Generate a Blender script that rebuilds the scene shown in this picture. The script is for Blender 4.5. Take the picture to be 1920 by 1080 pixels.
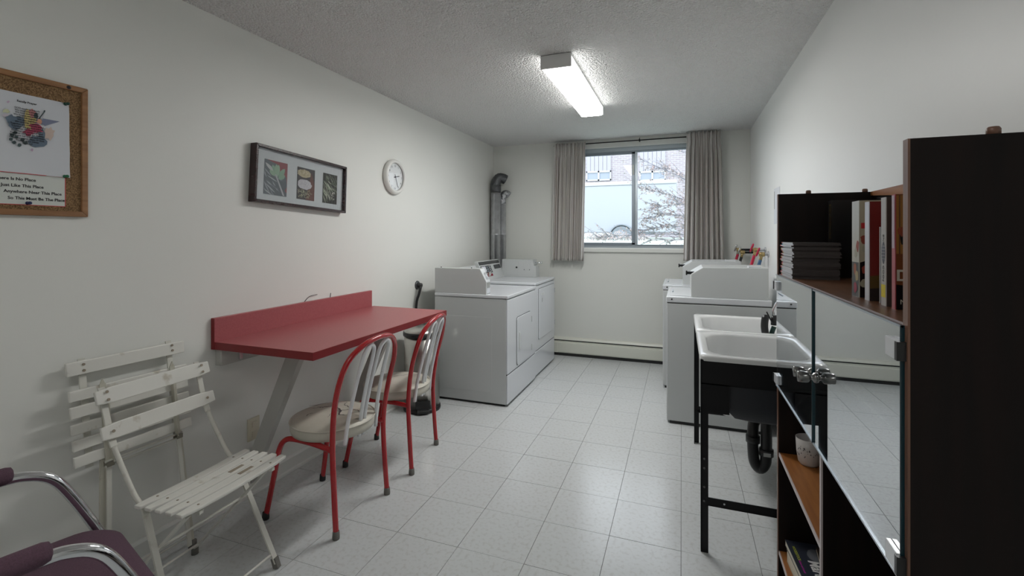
import bpy, math, random
from mathutils import Vector, Matrix
R = math.radians
rnd = random.Random(7)
for o in list(bpy.data.objects):
    bpy.data.objects.remove(o)
S = bpy.context.scene
COL = S.collection

# ------------------------------------------------------------------ camera
cam_d = bpy.data.cameras.new('camera')
cam = bpy.data.objects.new('camera', cam_d)
COL.objects.link(cam)
cam_d.sensor_width = 36.0
cam_d.lens = 36.0 * 875 / 1920
cam_d.shift_y = -98.5 / 1920
cam_d.clip_start = 0.02
cam.location = (0, 0, 1.355)
cam.rotation_euler = (R(90), 0, R(19.95))
S.camera = cam
S.view_settings.view_transform = 'Standard'
S.view_settings.look = 'None'
S.view_settings.gamma = 1
S.view_settings.use_curve_mapping = False
S.view_settings.exposure = 0.80

# ------------------------------------------------------------------ world (bright overcast sky) and daylight
W = bpy.data.worlds.new('world')
S.world = W
W.use_nodes = True
wn = W.node_tree.nodes
bg = wn['Background']
bg.inputs[0].default_value = (0.90, 0.94, 1.0, 1)
bg.inputs[1].default_value = 2.2
por = bpy.data.lights.new('window_portal', 'AREA')
por.shape = 'RECTANGLE'; por.size = 1.3; por.size_y = 1.15
por.cycles.is_portal = True
po = bpy.data.objects.new('window_portal', por)
COL.objects.link(po)
po.location = (-0.47, 5.34, 1.77); po.rotation_euler = (R(-90), 0, 0)
FIXTURE_POWER = 27.0
REAR_FILL_POWER = 8.0

# ------------------------------------------------------------------ materials
def mat(name, col, rough=.5, metal=0, noise=None, bump=None, spec=.5, coat=0, emit=None, alpha=None, scale3=None, wave=None):
    m = bpy.data.materials.new(name); m.use_nodes = True
    nt = m.node_tree; N = nt.nodes; L = nt.links
    b = N['Principled BSDF']
    c = (*col, 1)
    b.inputs['Base Color'].default_value = c
    b.inputs['Roughness'].default_value = rough
    b.inputs['Metallic'].default_value = metal
    b.inputs['Specular IOR Level'].default_value = spec
    b.inputs['Coat Weight'].default_value = coat
    b.inputs['Coat Roughness'].default_value = .08
    if emit:
        b.inputs['Emission Color'].default_value = (*emit[0], 1)
        b.inputs['Emission Strength'].default_value = emit[1]
    tc = N.new('ShaderNodeTexCoord'); mp = N.new('ShaderNodeMapping')
    L.new(tc.outputs['Object'], mp.inputs[0])
    if scale3: mp.inputs['Scale'].default_value = scale3
    if noise:                                   # (scale, second colour, low, high, detail)
        n = N.new('ShaderNodeTexNoise'); n.inputs['Scale'].default_value = noise[0]
        n.inputs['Detail'].default_value = noise[4] if len(noise) > 4 else 4
        L.new(mp.outputs[0], n.inputs['Vector'])
        r = N.new('ShaderNodeValToRGB')
        r.color_ramp.elements[0].position = noise[2]; r.color_ramp.elements[1].position = noise[3]
        r.color_ramp.elements[0].color = (*noise[1], 1); r.color_ramp.elements[1].color = c
        L.new(n.outputs['Fac'], r.inputs[0]); L.new(r.outputs[0], b.inputs['Base Color'])
    if bump:                                    # (scale, strength, distance)
        n2 = N.new('ShaderNodeTexNoise'); n2.inputs['Scale'].default_value = bump[0]
        n2.inputs['Detail'].default_value = 3
        L.new(tc.outputs['Object'], n2.inputs['Vector'])
        bp = N.new('ShaderNodeBump'); bp.inputs['Strength'].default_value = bump[1]; bp.inputs['Distance'].default_value = bump[2]
        L.new(n2.outputs['Fac'], bp.inputs['Height']); L.new(bp.outputs[0], b.inputs['Normal'])
    return m

M = {}
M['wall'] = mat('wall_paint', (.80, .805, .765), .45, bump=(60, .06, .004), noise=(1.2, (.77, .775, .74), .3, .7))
M['wall_far'] = mat('wall_paint_dimmed', (.70, .71, .675), .5, bump=(60, .06, .004))  # same wall paint, with the dimness of the far end put into its colour
M['wall_gloss'] = mat('wall_paint_satin', (.79, .80, .785), .42, bump=(35, .10, .004))
M['ceiling'] = mat('popcorn_ceiling', (.90, .90, .89), .9)
M['tile'] = mat('vinyl_tile', (.585, .605, .61), .22, noise=(55, (.51, .52, .515), .30, .50, 5), bump=(9, .05, .004), scale3=(1, 1, 1))
M['grout'] = mat('tile_joint', (.10, .10, .095), .7)
M['white_trim'] = mat('white_trim', (.72, .73, .70), .4)
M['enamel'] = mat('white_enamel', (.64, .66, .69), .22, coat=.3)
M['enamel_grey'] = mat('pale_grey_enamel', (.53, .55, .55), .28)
M['black'] = mat('black_plastic', (.012, .012, .013), .4)
M['black_steel'] = mat('black_painted_steel', (.006, .006, .007), .45, spec=.3)
M['chrome'] = mat('chrome', (.75, .76, .78), .09, 1)
M['steel'] = mat('brushed_steel', (.50, .49, .46), .28, 1, scale3=(1, 1, .02), bump=(90, .03, .002))
M['galv'] = mat('galvanised_sheet', (.60, .61, .63), .36, .75, noise=(18, (.50, .51, .53), .35, .65), bump=(14, .05, .006))
M['tape'] = mat('dark_foil_tape', (.10, .105, .11), .4, .6, bump=(60, .6, .01))
M['foil'] = mat('crumpled_foil', (.45, .46, .48), .35, 1, bump=(45, .9, .02))
M['red_top'] = mat('red_laminate', (.40, .105, .112), .40, noise=(140, (.37, .09, .10), .4, .6))
M['red_edge'] = mat('red_laminate_edge', (.22, .012, .016), .35)
M['knob'] = mat('satin_metal_knob', (.24, .24, .235), .22, 1)
M['bolt'] = mat('dull_bolt', (.16, .16, .16), .4, 1)
M['chair_shade'] = mat('darkened_cream_paint', (.56, .54, .46), .45, noise=(22, (.40, .37, .30), .25, .4))  # chair paint darkened in place of shading, sets the bars off in flat light
M['hinge_grime'] = mat('grimy_hinge', (.22, .20, .16), .6)
M['red_paint'] = mat('red_painted_tube', (.42, .006, .012), .25, coat=.5)
M['white_tube'] = mat('white_painted_tube', (.80, .81, .83), .3, noise=(60, (.30, .28, .25), .24, .27))
M['vinyl'] = mat('cream_vinyl', (.60, .57, .49), .42, bump=(14, .25, .02), noise=(5, (.52, .49, .42), .35, .7))
M['crack'] = mat('torn_seam', (.07, .06, .06), .8)
M['chair_white'] = mat('off_white_paint', (.66, .65, .59), .42, noise=(22, (.50, .47, .40), .22, .38))
M['slat_white'] = mat('worn_white_slat', (.72, .71, .66), .42, noise=(16, (.52, .48, .40), .26, .36))
M['rust'] = mat('rusty_stain', (.30, .25, .19), .7)
M['purple'] = mat('plum_fabric', (.115, .060, .088), .9, bump=(420, .4, .003), noise=(300, (.085, .044, .066), .3, .6))
M['rubber'] = mat('grey_rubber', (.16, .155, .14), .7)
M['black_rubber'] = mat('black_rubber', (.02, .02, .02), .6)
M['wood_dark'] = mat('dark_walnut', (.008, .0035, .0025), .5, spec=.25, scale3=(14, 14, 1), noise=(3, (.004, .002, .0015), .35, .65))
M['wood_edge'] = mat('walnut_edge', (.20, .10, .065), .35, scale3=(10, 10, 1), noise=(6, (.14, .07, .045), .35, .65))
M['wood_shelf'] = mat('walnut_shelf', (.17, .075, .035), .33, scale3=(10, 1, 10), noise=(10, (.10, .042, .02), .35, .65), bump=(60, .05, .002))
M['wood_orange'] = mat('teak_shelf', (.34, .13, .03), .45, scale3=(10, 1, 10), noise=(8, (.26, .09, .02), .35, .65))
M['shelf_edge'] = mat('pale_shelf_edging', (.50, .44, .44), .4)
M['oak'] = mat('oak_frame', (.37, .19, .085), .4, scale3=(12, 1, 12), noise=(7, (.27, .13, .055), .35, .65))
M['cork'] = mat('cork', (.34, .21, .10), .9, noise=(230, (.13, .07, .03), .38, .62, 6), bump=(300, .6, .003))
M['paper'] = mat('paper', (.66, .68, .72), .7, bump=(7, .2, .01))
M['paper_cream'] = mat('pale_green_paper', (.66, .69, .65), .7)
M['ink'] = mat('black_ink', (.02, .02, .025), .6)
M['ink_red'] = mat('red_ink', (.55, .05, .07), .6)
M['frame_dark'] = mat('mahogany_frame', (.045, .018, .018), .25, coat=.3, scale3=(1, 12, 12), noise=(6, (.02, .008, .008), .3, .7))
M['mat_board'] = mat('pale_mat_board', (.58, .62, .64), .7)
M['clock_white'] = mat('clock_white', (.78, .78, .75), .3)
M['dial'] = mat('clock_dial', (.76, .78, .78), .25)
M['curtain'] = None
M['alum'] = mat('aluminium', (.42, .47, .51), .38, .7)
M['alum_dark'] = mat('aluminium_track', (.25, .29, .33), .4, .6)
M['heater'] = mat('heater_enamel', (.66, .67, .60), .4)
M['beige'] = mat('ivory_plate', (.62, .58, .46), .4)
M['brace'] = mat('painted_wood_brace', (.49, .485, .46), .55, bump=(25, .1, .004))
M['sink_white'] = mat('glazed_tub', (.72, .73, .73), .18, coat=.3)
M['sink_black'] = mat('tub_undercoat', (.018, .020, .025), .5, bump=(120, .2, .003))
M['brass'] = mat('brass', (.50, .38, .18), .3, 1)
M['red_hose'] = mat('red_hose', (.50, .01, .05), .35)
M['blue_hose'] = mat('blue_hose', (.05, .12, .24), .35)
M['green_hose'] = mat('green_hose', (.01, .05, .04), .4)
M['red_handle'] = mat('red_valve_handle', (.55, .01, .07), .35)
M['label'] = mat('grey_label', (.35, .35, .35), .5)
M['display'] = mat('control_panel_dark', (.03, .034, .038), .25)
M['red_display'] = mat('red_display', (.22, .004, .02), .2)
M['fixture_metal'] = mat('fixture_white_metal', (.78, .78, .77), .5)
M['diffuser'] = mat('lit_diffuser', (.9, .9, .88), .4, emit=((1.0, .992, .968), FIXTURE_POWER))
M['mug'] = mat('mug_white', (.55, .52, .50), .3)
M['pages'] = mat('book_pages', (.60, .55, .45), .8)
M['trailer'] = mat('white_trailer', (.36, .385, .42), .5, noise=(.4, (.35, .375, .41), .3, .7))
M['trailer_edge'] = mat('trailer_rail', (.48, .50, .52), .4)
M['tyre'] = mat('wheel_grey', (.24, .27, .30), .7)
M['grass'] = mat('lawn', (.36, .40, .37), .9, noise=(5, (.26, .32, .27), .3, .7))
M['siding'] = mat('pale_siding', (.36, .355, .40), .7)
M['far_glass'] = mat('far_window_glass', (.27, .31, .37), .3)
M['bark'] = mat('grey_bark', (.27, .27, .30), .8)
M['leaf'] = mat('pale_autumn_leaf', (.42, .40, .38), .7, noise=(9, (.45, .35, .34), .35, .6))

def brick_mat():
    m = bpy.data.materials.new('far_brick'); m.use_nodes = True
    N = m.node_tree.nodes; L = m.node_tree.links
    b = N['Principled BSDF']; b.inputs['Roughness'].default_value = .9
    tc = N.new('ShaderNodeTexCoord'); mp = N.new('ShaderNodeMapping'); mp.inputs['Rotation'].default_value = (R(90), 0, 0)
    br = N.new('ShaderNodeTexBrick'); br.inputs['Scale'].default_value = 1
    br.inputs['Color1'].default_value = (.35, .31, .33, 1); br.inputs['Color2'].default_value = (.30, .265, .29, 1)
    br.inputs['Mortar'].default_value = (.41, .41, .44, 1)
    br.inputs['Brick Width'].default_value = .42; br.inputs['Row Height'].default_value = .14; br.inputs['Mortar Size'].default_value = .022
    L.new(tc.outputs['Object'], mp.inputs[0]); L.new(mp.outputs[0], br.inputs['Vector']); L.new(br.outputs[0], b.inputs['Base Color'])
    return m
M['brick'] = brick_mat()

def curtain_mat():
    m = bpy.data.materials.new('striped_curtain'); m.use_nodes = True
    N = m.node_tree.nodes; L = m.node_tree.links
    b = N['Principled BSDF']; b.inputs['Roughness'].default_value = .9
    uv = N.new('ShaderNodeUVMap')
    sx = N.new('ShaderNodeSeparateXYZ'); L.new(uv.outputs[0], sx.inputs[0])
    n = N.new('ShaderNodeTexNoise'); n.noise_dimensions = '1D'; n.inputs['Scale'].default_value = 70; n.inputs['Detail'].default_value = 2
    L.new(sx.outputs[0], n.inputs['W'])
    r = N.new('ShaderNodeValToRGB')
    e = r.color_ramp.elements
    e[0].position = .41; e[0].color = (.36, .30, .27, 1)
    e[1].position = .56; e[1].color = (.90, .89, .87, 1)
    e2 = r.color_ramp.elements.new(.475); e2.color = (.84, .79, .74, 1)
    L.new(n.outputs['Fac'], r.inputs[0])
    n2 = N.new('ShaderNodeTexNoise'); n2.noise_dimensions = '1D'; n2.inputs['Scale'].default_value = 400
    L.new(sx.outputs[1], n2.inputs['W'])
    mx = N.new('ShaderNodeMix'); mx.data_type = 'RGBA'; mx.blend_type = 'MULTIPLY'; mx.inputs['Factor'].default_value = .25
    L.new(r.outputs[0], mx.inputs['A']); L.new(n2.outputs['Color'], mx.inputs['B'])
    L.new(mx.outputs['Result'], b.inputs['Base Color'])
    tr = N.new('ShaderNodeBsdfTranslucent'); L.new(mx.outputs['Result'], tr.inputs[0])
    ms = N.new('ShaderNodeMixShader'); ms.inputs[0].default_value = .22
    out = N['Material Output']
    L.new(b.outputs[0], ms.inputs[1]); L.new(tr.outputs[0], ms.inputs[2]); L.new(ms.outputs[0], out.inputs[0])
    return m
M['curtain'] = curtain_mat()

def glass_mat(name, refl, tint, rough=0.0, rc=(1, 1, 1), fres=False):
    m = bpy.data.materials.new(name); m.use_nodes = True
    N = m.node_tree.nodes; L = m.node_tree.links
    N.remove(N['Principled BSDF'])
    t = N.new('ShaderNodeBsdfTransparent'); t.inputs[0].default_value = (*tint, 1)
    g = N.new('ShaderNodeBsdfGlossy'); g.inputs['Roughness'].default_value = rough; g.inputs['Color'].default_value = (*rc, 1)
    ms = N.new('ShaderNodeMixShader'); ms.inputs[0].default_value = refl
    if fres:
        f = N.new('ShaderNodeFresnel'); f.inputs[0].default_value = 1.5; L.new(f.outputs[0], ms.inputs[0])
    L.new(t.outputs[0], ms.inputs[1]); L.new(g.outputs[0], ms.inputs[2]); L.new(ms.outputs[0], N['Material Output'].inputs[0])
    return m
M['pane'] = glass_mat('window_glass', .005, (.97, .99, 1))
M['picture_glass'] = glass_mat('picture_glass', .035, (.98, .98, .98))
M['door_glass'] = glass_mat('reflective_cabinet_glass', .66, (.60, .66, .70), rc=(.97, .985, 1))
M['glass_edge'] = mat('green_glass_edge', (.006, .030, .040), .2)

def ceiling_nodes(m):
    N = m.node_tree.nodes; L = m.node_tree.links; b = N['Principled BSDF']
    tc = N.new('ShaderNodeTexCoord')
    n = N.new('ShaderNodeTexNoise'); n.inputs['Scale'].default_value = 60; n.inputs['Detail'].default_value = 2; n.inputs['Roughness'].default_value = .65
    v = N.new('ShaderNodeTexVoronoi'); v.inputs['Scale'].default_value = 95
    L.new(tc.outputs['Object'], n.inputs['Vector']); L.new(tc.outputs['Object'], v.inputs['Vector'])
    s = N.new('ShaderNodeMath'); s.operation = 'SUBTRACT'; L.new(n.outputs['Fac'], s.inputs[0])
    mu = N.new('ShaderNodeMath'); mu.operation = 'MULTIPLY'; mu.inputs[1].default_value = .5
    L.new(v.outputs['Distance'], mu.inputs[0]); L.new(mu.outputs[0], s.inputs[1])
    bp = N.new('ShaderNodeBump'); bp.inputs['Strength'].default_value = 1; bp.inputs['Distance'].default_value = .026
    L.new(s.outputs[0], bp.inputs['Height']); L.new(bp.outputs[0], b.inputs['Normal'])
ceiling_nodes(M['ceiling'])

_cc = {}
def flat(r, g, b, rough=.6):
    k = (r, g, b, rough)
    if k not in _cc: _cc[k] = mat('printed_colour', (r, g, b), rough)
    return _cc[k]

# ------------------------------------------------------------------ mesh helpers
def root_of(o):
    while o.parent: o = o.parent
    return o

class MB:
    def __init__(s): s.v = []; s.f = []; s.sm = []; s.mi = []; s.mats = []; s.cur = 0
    def use(s, m):
        if m not in s.mats: s.mats.append(m)
        s.cur = s.mats.index(m); return s
    def add(s, vs, fs, smooth=False):
        n = len(s.v); s.v += [tuple(v) for v in vs]
        for f in fs: s.f.append([i + n for i in f]); s.sm.append(smooth); s.mi.append(s.cur)
        return s
    def box(s, a, b):
        x0, y0, z0 = a; x1, y1, z1 = b
        if x0 > x1: x0, x1 = x1, x0
        if y0 > y1: y0, y1 = y1, y0
        if z0 > z1: z0, z1 = z1, z0
        return s.add([(x0, y0, z0), (x1, y0, z0), (x1, y1, z0), (x0, y1, z0), (x0, y0, z1), (x1, y0, z1), (x1, y1, z1), (x0, y1, z1)],
                     [(0, 3, 2, 1), (4, 5, 6, 7), (0, 1, 5, 4), (1, 2, 6, 5), (2, 3, 7, 6), (3, 0, 4, 7)])
    def bar(s, p, q, w, t, up=(0, 0, 1)):                      # rectangular bar from p to q
        p = Vector(p); q = Vector(q); d = (q - p).normalized(); u = Vector(up)
        if abs(d.dot(u)) > .95: u = Vector((1, 0, 0))
        a = d.cross(u).normalized(); b = a.cross(d)
        vs = []
        for c in (p, q):
            for i, j in ((-1, -1), (1, -1), (1, 1), (-1, 1)): vs.append(c + a * i * w / 2 + b * j * t / 2)
        return s.add(vs, [(0, 1, 2, 3), (7, 6, 5, 4), (0, 4, 5, 1), (1, 5, 6, 2), (2, 6, 7, 3), (3, 7, 4, 0)])
    def prism(s, poly, axis, a, b, smooth=False):              # polygon (two coords) extruded along axis from a to b
        def mk(p, t): return {'X': (t, p[0], p[1]), 'Y': (p[0], t, p[1]), 'Z': (p[0], p[1], t)}[axis]
        n = len(poly)
        vs = [mk(p, a) for p in poly] + [mk(p, b) for p in poly]
        s.add(vs, [list(range(n))[::-1], list(range(n, 2 * n))])
        m = len(s.v) - 2 * n
        for i in range(n):
            j = (i + 1) % n
            s.f.append([m + i, m + j, m + n + j, m + n + i]); s.sm.append(smooth); s.mi.append(s.cur)
        return s
    def tube(s, pts, r, n=10, cap=True, sub=0):
        pts = [Vector(p) for p in pts]
        if sub: pts = spline(pts, sub)
        rs = r if isinstance(r, (list, tuple)) else [r] * len(pts)
        if len(rs) != len(pts): rs = [rs[0] + (rs[-1] - rs[0]) * i / (len(pts) - 1) for i in range(len(pts))]
        a = None; vs = []
        for i, p in enumerate(pts):
            d = (pts[min(i + 1, len(pts) - 1)] - pts[max(i - 1, 0)]).normalized()
            if a is None:
                u = Vector((0, 0, 1)) if abs(d.z) < .9 else Vector((1, 0, 0)); a = d.cross(u).normalized()
            else:
                a = (a - d * a.dot(d)).normalized()
            b = d.cross(a)
            for k in range(n):
                t = 2 * math.pi * k / n; vs.append(p + (a * math.cos(t) + b * math.sin(t)) * rs[i])
        fs = []
        for i in range(len(pts) - 1):
            for k in range(n):
                l = (k + 1) % n; fs.append((i * n + k, i * n + l, (i + 1) * n + l, (i + 1) * n + k))
        s.add(vs, fs, True)
        if cap:
            m = len(s.v) - len(vs)
            s.f.append([m + k for k in range(n)][::-1]); s.sm.append(False); s.mi.append(s.cur)
            e = m + (len(pts) - 1) * n
            s.f.append([e + k for k in range(n)]); s.sm.append(False); s.mi.append(s.cur)
        return s
    def lathe(s, prof, c=(0, 0, 0), axis='Z', n=32, smooth=True):   # profile (radius, height)
        vs = []; fs = []
        for r, h in prof:
            for k in range(n):
                t = 2 * math.pi * k / n; x, y = r * math.cos(t), r * math.sin(t)
                vs.append({'Z': (c[0] + x, c[1] + y, c[2] + h), 'X': (c[0] + h, c[1] + x, c[2] + y), 'Y': (c[0] + y, c[1] + h, c[2] + x)}[axis])
        for i in range(len(prof) - 1):
            for k in range(n):
                l = (k + 1) % n; fs.append((i * n + k, i * n + l, (i + 1) * n + l, (i + 1) * n + k))
        return s.add(vs, fs, smooth)
    def loft(s, rings, smooth=True, cap0=False, cap1=False):
        n = len(rings[0]); vs = [v for r in rings for v in r]; fs = []
        for i in range(len(rings) - 1):
            for k in range(n):
                l = (k + 1) % n; fs.append((i * n + k, i * n + l, (i + 1) * n + l, (i + 1) * n + k))
        s.add(vs, fs, smooth)
        m = len(s.v) - len(vs)
        if cap0: s.f.append([m + k for k in range(n)][::-1]); s.sm.append(smooth); s.mi.append(s.cur)
        if cap1: e = m + (len(rings) - 1) * n; s.f.append([e + k for k in range(n)]); s.sm.append(smooth); s.mi.append(s.cur)
        return s
    def build(s, name, m=None, parent=None, world=True, bevel=0, seg=2):
        me = bpy.data.meshes.new(name)
        off = Vector((0, 0, 0))
        if parent is not None and world: off = root_of(parent).location
        me.from_pydata([tuple(Vector(v) - off) for v in s.v], [], s.f)
        me.polygons.foreach_set('use_smooth', s.sm)
        if s.mats:
            for k in s.mats: me.materials.append(k)
            me.polygons.foreach_set('material_index', s.mi)
        elif m: me.materials.append(m)
        me.update()
        bm_fix(me)
        o = bpy.data.objects.new(name, me); COL.objects.link(o)
        if parent is not None: o.parent = parent
        if bevel:
            b = o.modifiers.new('bevel', 'BEVEL'); b.width = bevel; b.segments = seg; b.limit_method = 'ANGLE'; b.angle_limit = R(50)
            b.harden_normals = False
        return o

import bmesh
def bm_fix(me):
    bm = bmesh.new(); bm.from_mesh(me); bmesh.ops.recalc_face_normals(bm, faces=bm.faces); bm.to_mesh(me); bm.free()

def spline(p, n):
    out = []
    for i in range(len(p) - 1):
        p0 = p[max(i - 1, 0)]; p1 = p[i]; p2 = p[i + 1]; p3 = p[min(i + 2, len(p) - 1)]
        for k in range(n):
            t = k / n
            out.append(.5 * ((2 * p1) + (p2 - p0) * t + (2 * p0 - 5 * p1 + 4 * p2 - p3) * t * t + (3 * p1 - p0 - 3 * p2 + p3) * t ** 3))
    out.append(p[-1]); return out

def rrect(x0, x1, y0, y1, r, z, n=6):
    out = []
    for cx, cy, a0 in ((x1 - r, y1 - r, 0), (x0 + r, y1 - r, 90), (x0 + r, y0 + r, 180), (x1 - r, y0 + r, 270)):
        for k in range(n + 1):
            a = R(a0 + 90 * k / n); out.append((cx + r * math.cos(a), cy + r * math.sin(a), z))
    return out

def thing(name, label, cat, loc=(0, 0, 0), rz=0, group=None):
    o = bpy.data.objects.new(name, None); COL.objects.link(o); o.empty_display_size = .05
    o.location = loc; o.rotation_euler = (0, 0, rz); tag(o, label, cat, group); return o
def tag(o, label, cat, group=None):
    o['label'] = label; o['category'] = cat
    if group: o['group'] = group
    return o
def struct(o): o['kind'] = 'structure'; return o
def copy_tree(o, parent=None):
    c = o.copy(); COL.objects.link(c)
    if parent is not None: c.parent = parent
    for ch in list(o.children): copy_tree(ch, c)
    return c

FACE = {'+X': Matrix(((0, 0, 1), (1, 0, 0), (0, 1, 0))), '-X': Matrix(((0, 0, -1), (-1, 0, 0), (0, 1, 0))),
        '-Y': Matrix(((1, 0, 0), (0, 0, -1), (0, 1, 0)))}
def text(s, size, m, parent, at, face='+X', align='CENTER', name='lettering', spin=0, sx=1, bold=0):
    cu = bpy.data.curves.new('t', 'FONT'); cu.body = s; cu.size = size; cu.align_x = align; cu.extrude = .0002
    cu.resolution_u = 2; cu.offset = bold
    o = bpy.data.objects.new('t', cu); COL.objects.link(o)
    dg = bpy.context.evaluated_depsgraph_get(); me = bpy.data.meshes.new_from_object(o.evaluated_get(dg))
    bpy.data.objects.remove(o); bpy.data.curves.remove(cu)
    off = root_of(parent).location if parent is not None else Vector()
    rot = Matrix.Rotation(R(spin), 3, 'Z'); F = FACE[face]
    for v in me.vertices:
        p = Vector((v.co.x * sx, v.co.y, v.co.z)); v.co = F @ (rot @ p) + Vector(at) - off
    me.materials.clear(); me.materials.append(m)
    t = bpy.data.objects.new(name, me); COL.objects.link(t); t.parent = parent
    return t

# ------------------------------------------------------------------ room shell
XL, XR, YB, YF, H = -2.125, .65, 5.2, -1.3, 2.42
WX0, WX1, WZ0, WZ1 = -1.13, .17, 1.215, 2.325          # window opening
struct(MB().box((XL - .12, YF - .12, 0), (XL, YB + .2, H)).build('wall_left', M['wall']))
struct(MB().box((XR, YF - .12, 0), (XR + .12, YB + .2, H)).build('wall_right', M['wall_gloss']))
struct(MB().box((XL, YF - .12, 0), (XR, YF, H)).build('wall_front', M['wall']))
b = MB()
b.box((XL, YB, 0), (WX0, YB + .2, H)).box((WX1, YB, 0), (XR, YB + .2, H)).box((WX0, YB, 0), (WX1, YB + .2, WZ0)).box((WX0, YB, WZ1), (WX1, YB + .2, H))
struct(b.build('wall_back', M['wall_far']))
struct(MB().box((XL - .12, YF - .12, H), (XR + .12, YB + .2, H + .1)).build('ceiling', M['ceiling']))
floor = struct(MB().box((XL - .12, YF - .12, -.1), (XR + .12, YB + .2, -.004)).build('floor', M['grout']))
T = .3048; gap = .0011
tm = MB().box((gap, gap, -.004), (T - gap, T - gap, 0))
full = None
ox, oy = -.0013, 1.8262
i0 = math.floor((XL - ox) / T); i1 = math.floor((XR - ox) / T); j0 = math.floor((YF - oy) / T); j1 = math.floor((YB - oy) / T)
for i in range(i0, i1 + 1):
    for j in range(j0, j1 + 1):
        x0, y0 = ox + i * T, oy + j * T
        xa, xb, ya, yb = max(x0, XL), min(x0 + T, XR), max(y0, YF), min(y0 + T, YB)
        if xb - xa < .004 or yb - ya < .004: continue
        whole = abs(xb - xa - T) < 1e-4 and abs(yb - ya - T) < 1e-4
        if whole and full:
            o = bpy.data.objects.new('tile', full); COL.objects.link(o); o.parent = floor
        else:
            o = MB().box((gap, gap, -.004), (xb - xa - gap, yb - ya - gap, 0)).build('tile', M['tile'], floor)
            if whole: full = o.data
        o.location = (xa, ya, rnd.uniform(-.0004, .0))
        # quarter turns would change the fleck direction only; tiny tilt gives the uneven sheen
        o.rotation_euler = (rnd.uniform(-.0012, .0012), rnd.uniform(-.0012, .0012), 0)
# baseboards
b = MB().prism([(XL, 0), (XL + .014, 0), (XL + .014, .075), (XL + .006, .088), (XL, .088)], 'Y', YF, 3.9)
b.prism([(XL + .014, 0), (XL + .026, 0), (XL + .024, .010), (XL + .014, .016)], 'Y', YF, 3.9)
struct(b.build('baseboard_left', M['white_trim']))
struct(MB().prism([(XR, 0), (XR - .014, 0), (XR - .014, .075), (XR - .006, .088), (XR, .088)], 'Y', YF, YB).build('baseboard_right', M['white_trim']))

# window
win = struct(bpy.data.objects.new('window_1', None)); COL.objects.link(win); win.location = (-.48, YB, WZ0)
win['kind'] = 'structure'
yi, yo = YB + .03, YB + .12
MX = -.475
b = MB()
for a, c in (((WX0, yi, WZ0), (WX1, yo, WZ0 + .028)), ((WX0, yi, WZ1 - .045), (WX1, yo, WZ1)), ((WX0, yi, WZ0), (WX0 + .03, yo, WZ1)), ((WX1 - .03, yi, WZ0), (WX1, yo, WZ1))): b.box(a, c)
b.build('window_frame', M['alum'], win, bevel=.002)
MB().box((WX0 + .03, yi - .004, WZ0 + .028), (WX1 - .03, yi + .012, WZ0 + .040)).box((WX0 + .03, yi - .004, WZ1 - .058), (WX1 - .03, yi + .012, WZ1 - .047)).build('sliding_track', M['alum_dark'], win)
b = MB()                                   # left sliding sash
s0, s1, sz0, sz1 = WX0 + .03, MX - .002, WZ0 + .034, WZ1 - .052
ys = yi + .018
for a, c in (((s0, ys, sz0), (s1, ys + .022, sz0 + .026)), ((s0, ys, sz1 - .026), (s1, ys + .022, sz1)), ((s0, ys, sz0), (s0 + .03, ys + .022, sz1)), ((s1 - .034, ys, sz0), (s1, ys + .022, sz1))): b.box(a, c)
sash = b.build('sliding_sash', M['alum_dark'], win, bevel=.002)
MB().box((s0 + .03, ys + .009, sz0 + .026), (s1 - .034, ys + .013, sz1 - .026)).build('pane', M['pane'], sash)
MB().box((MX, yi + .006, WZ0 + .03), (MX + .026, yi + .05, WZ1 - .047)).build('mullion', M['alum'], win, bevel=.002)
fx = MB().box((MX + .026, ys + .03, WZ0 + .028), (WX1 - .03, ys + .045, WZ0 + .04)).box((MX + .026, ys + .03, WZ1 - .057), (WX1 - .03, ys + .045, WZ1 - .045)).build('fixed_sash', M['alum_dark'], win)
MB().box((MX + .026, ys + .035, WZ0 + .04), (WX1 - .03, ys + .039, WZ1 - .057)).build('pane', M['pane'], fx)
MB().box((MX - .028, ys - .004, 2.02), (MX - .010, ys, 2.13)).build('sash_sticker', M['paper_cream'], win)
struct(MB().box((WX0 - .04, YB - .028, 1.172), (WX1 + .04, YB, 1.214)).box((WX0, YB, WZ0 - .002), (WX1, yi, WZ0 + .004)).build('trim_1', M['white_trim'], bevel=.003))
struct(MB().box((WX0 - .04, YB - .022, WZ1 - .005), (WX1 + .04, YB, WZ1 + .05)).build('trim_2', M['white_trim'], bevel=.003))

# baseboard heater (thing)
ht = thing('baseboard_heater', 'long cream baseboard heater with black slot along the wall under the window', 'heater', (-.6, 5.165, 0))
hx0, hx1 = -2.10, .63
b = MB().prism([(YB, .030), (YB - .060, .034), (YB - .066, .045), (YB - .066, .145), (YB - .060, .150), (YB - .050, .150), (YB - .050, .16), (YB, .16)], 'X', hx0, hx1)
b.build('front_panel', M['heater'], ht)
MB().prism([(YB, .172), (YB - .052, .178), (YB - .052, .182), (YB - .040, .200), (YB, .205)], 'X', hx0, hx1).build('top_cover', M['heater'], ht)
MB().box((hx0, YB - .046, .158), (hx1, YB, .176)).build('slot', M['black'], ht)
MB().box((hx0, YB - .052, .160), (hx1, YB - .047, .165)).build('damper', M['heater'], ht)
MB().box((hx0, YB - .05, 0), (hx1, YB, .032)).build('dark_base', M['black'], ht)
MB().box((-1.345, YB - .070, .036), (-1.315, YB - .066, .148)).build('joint_cover', M['heater'], ht)

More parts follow.
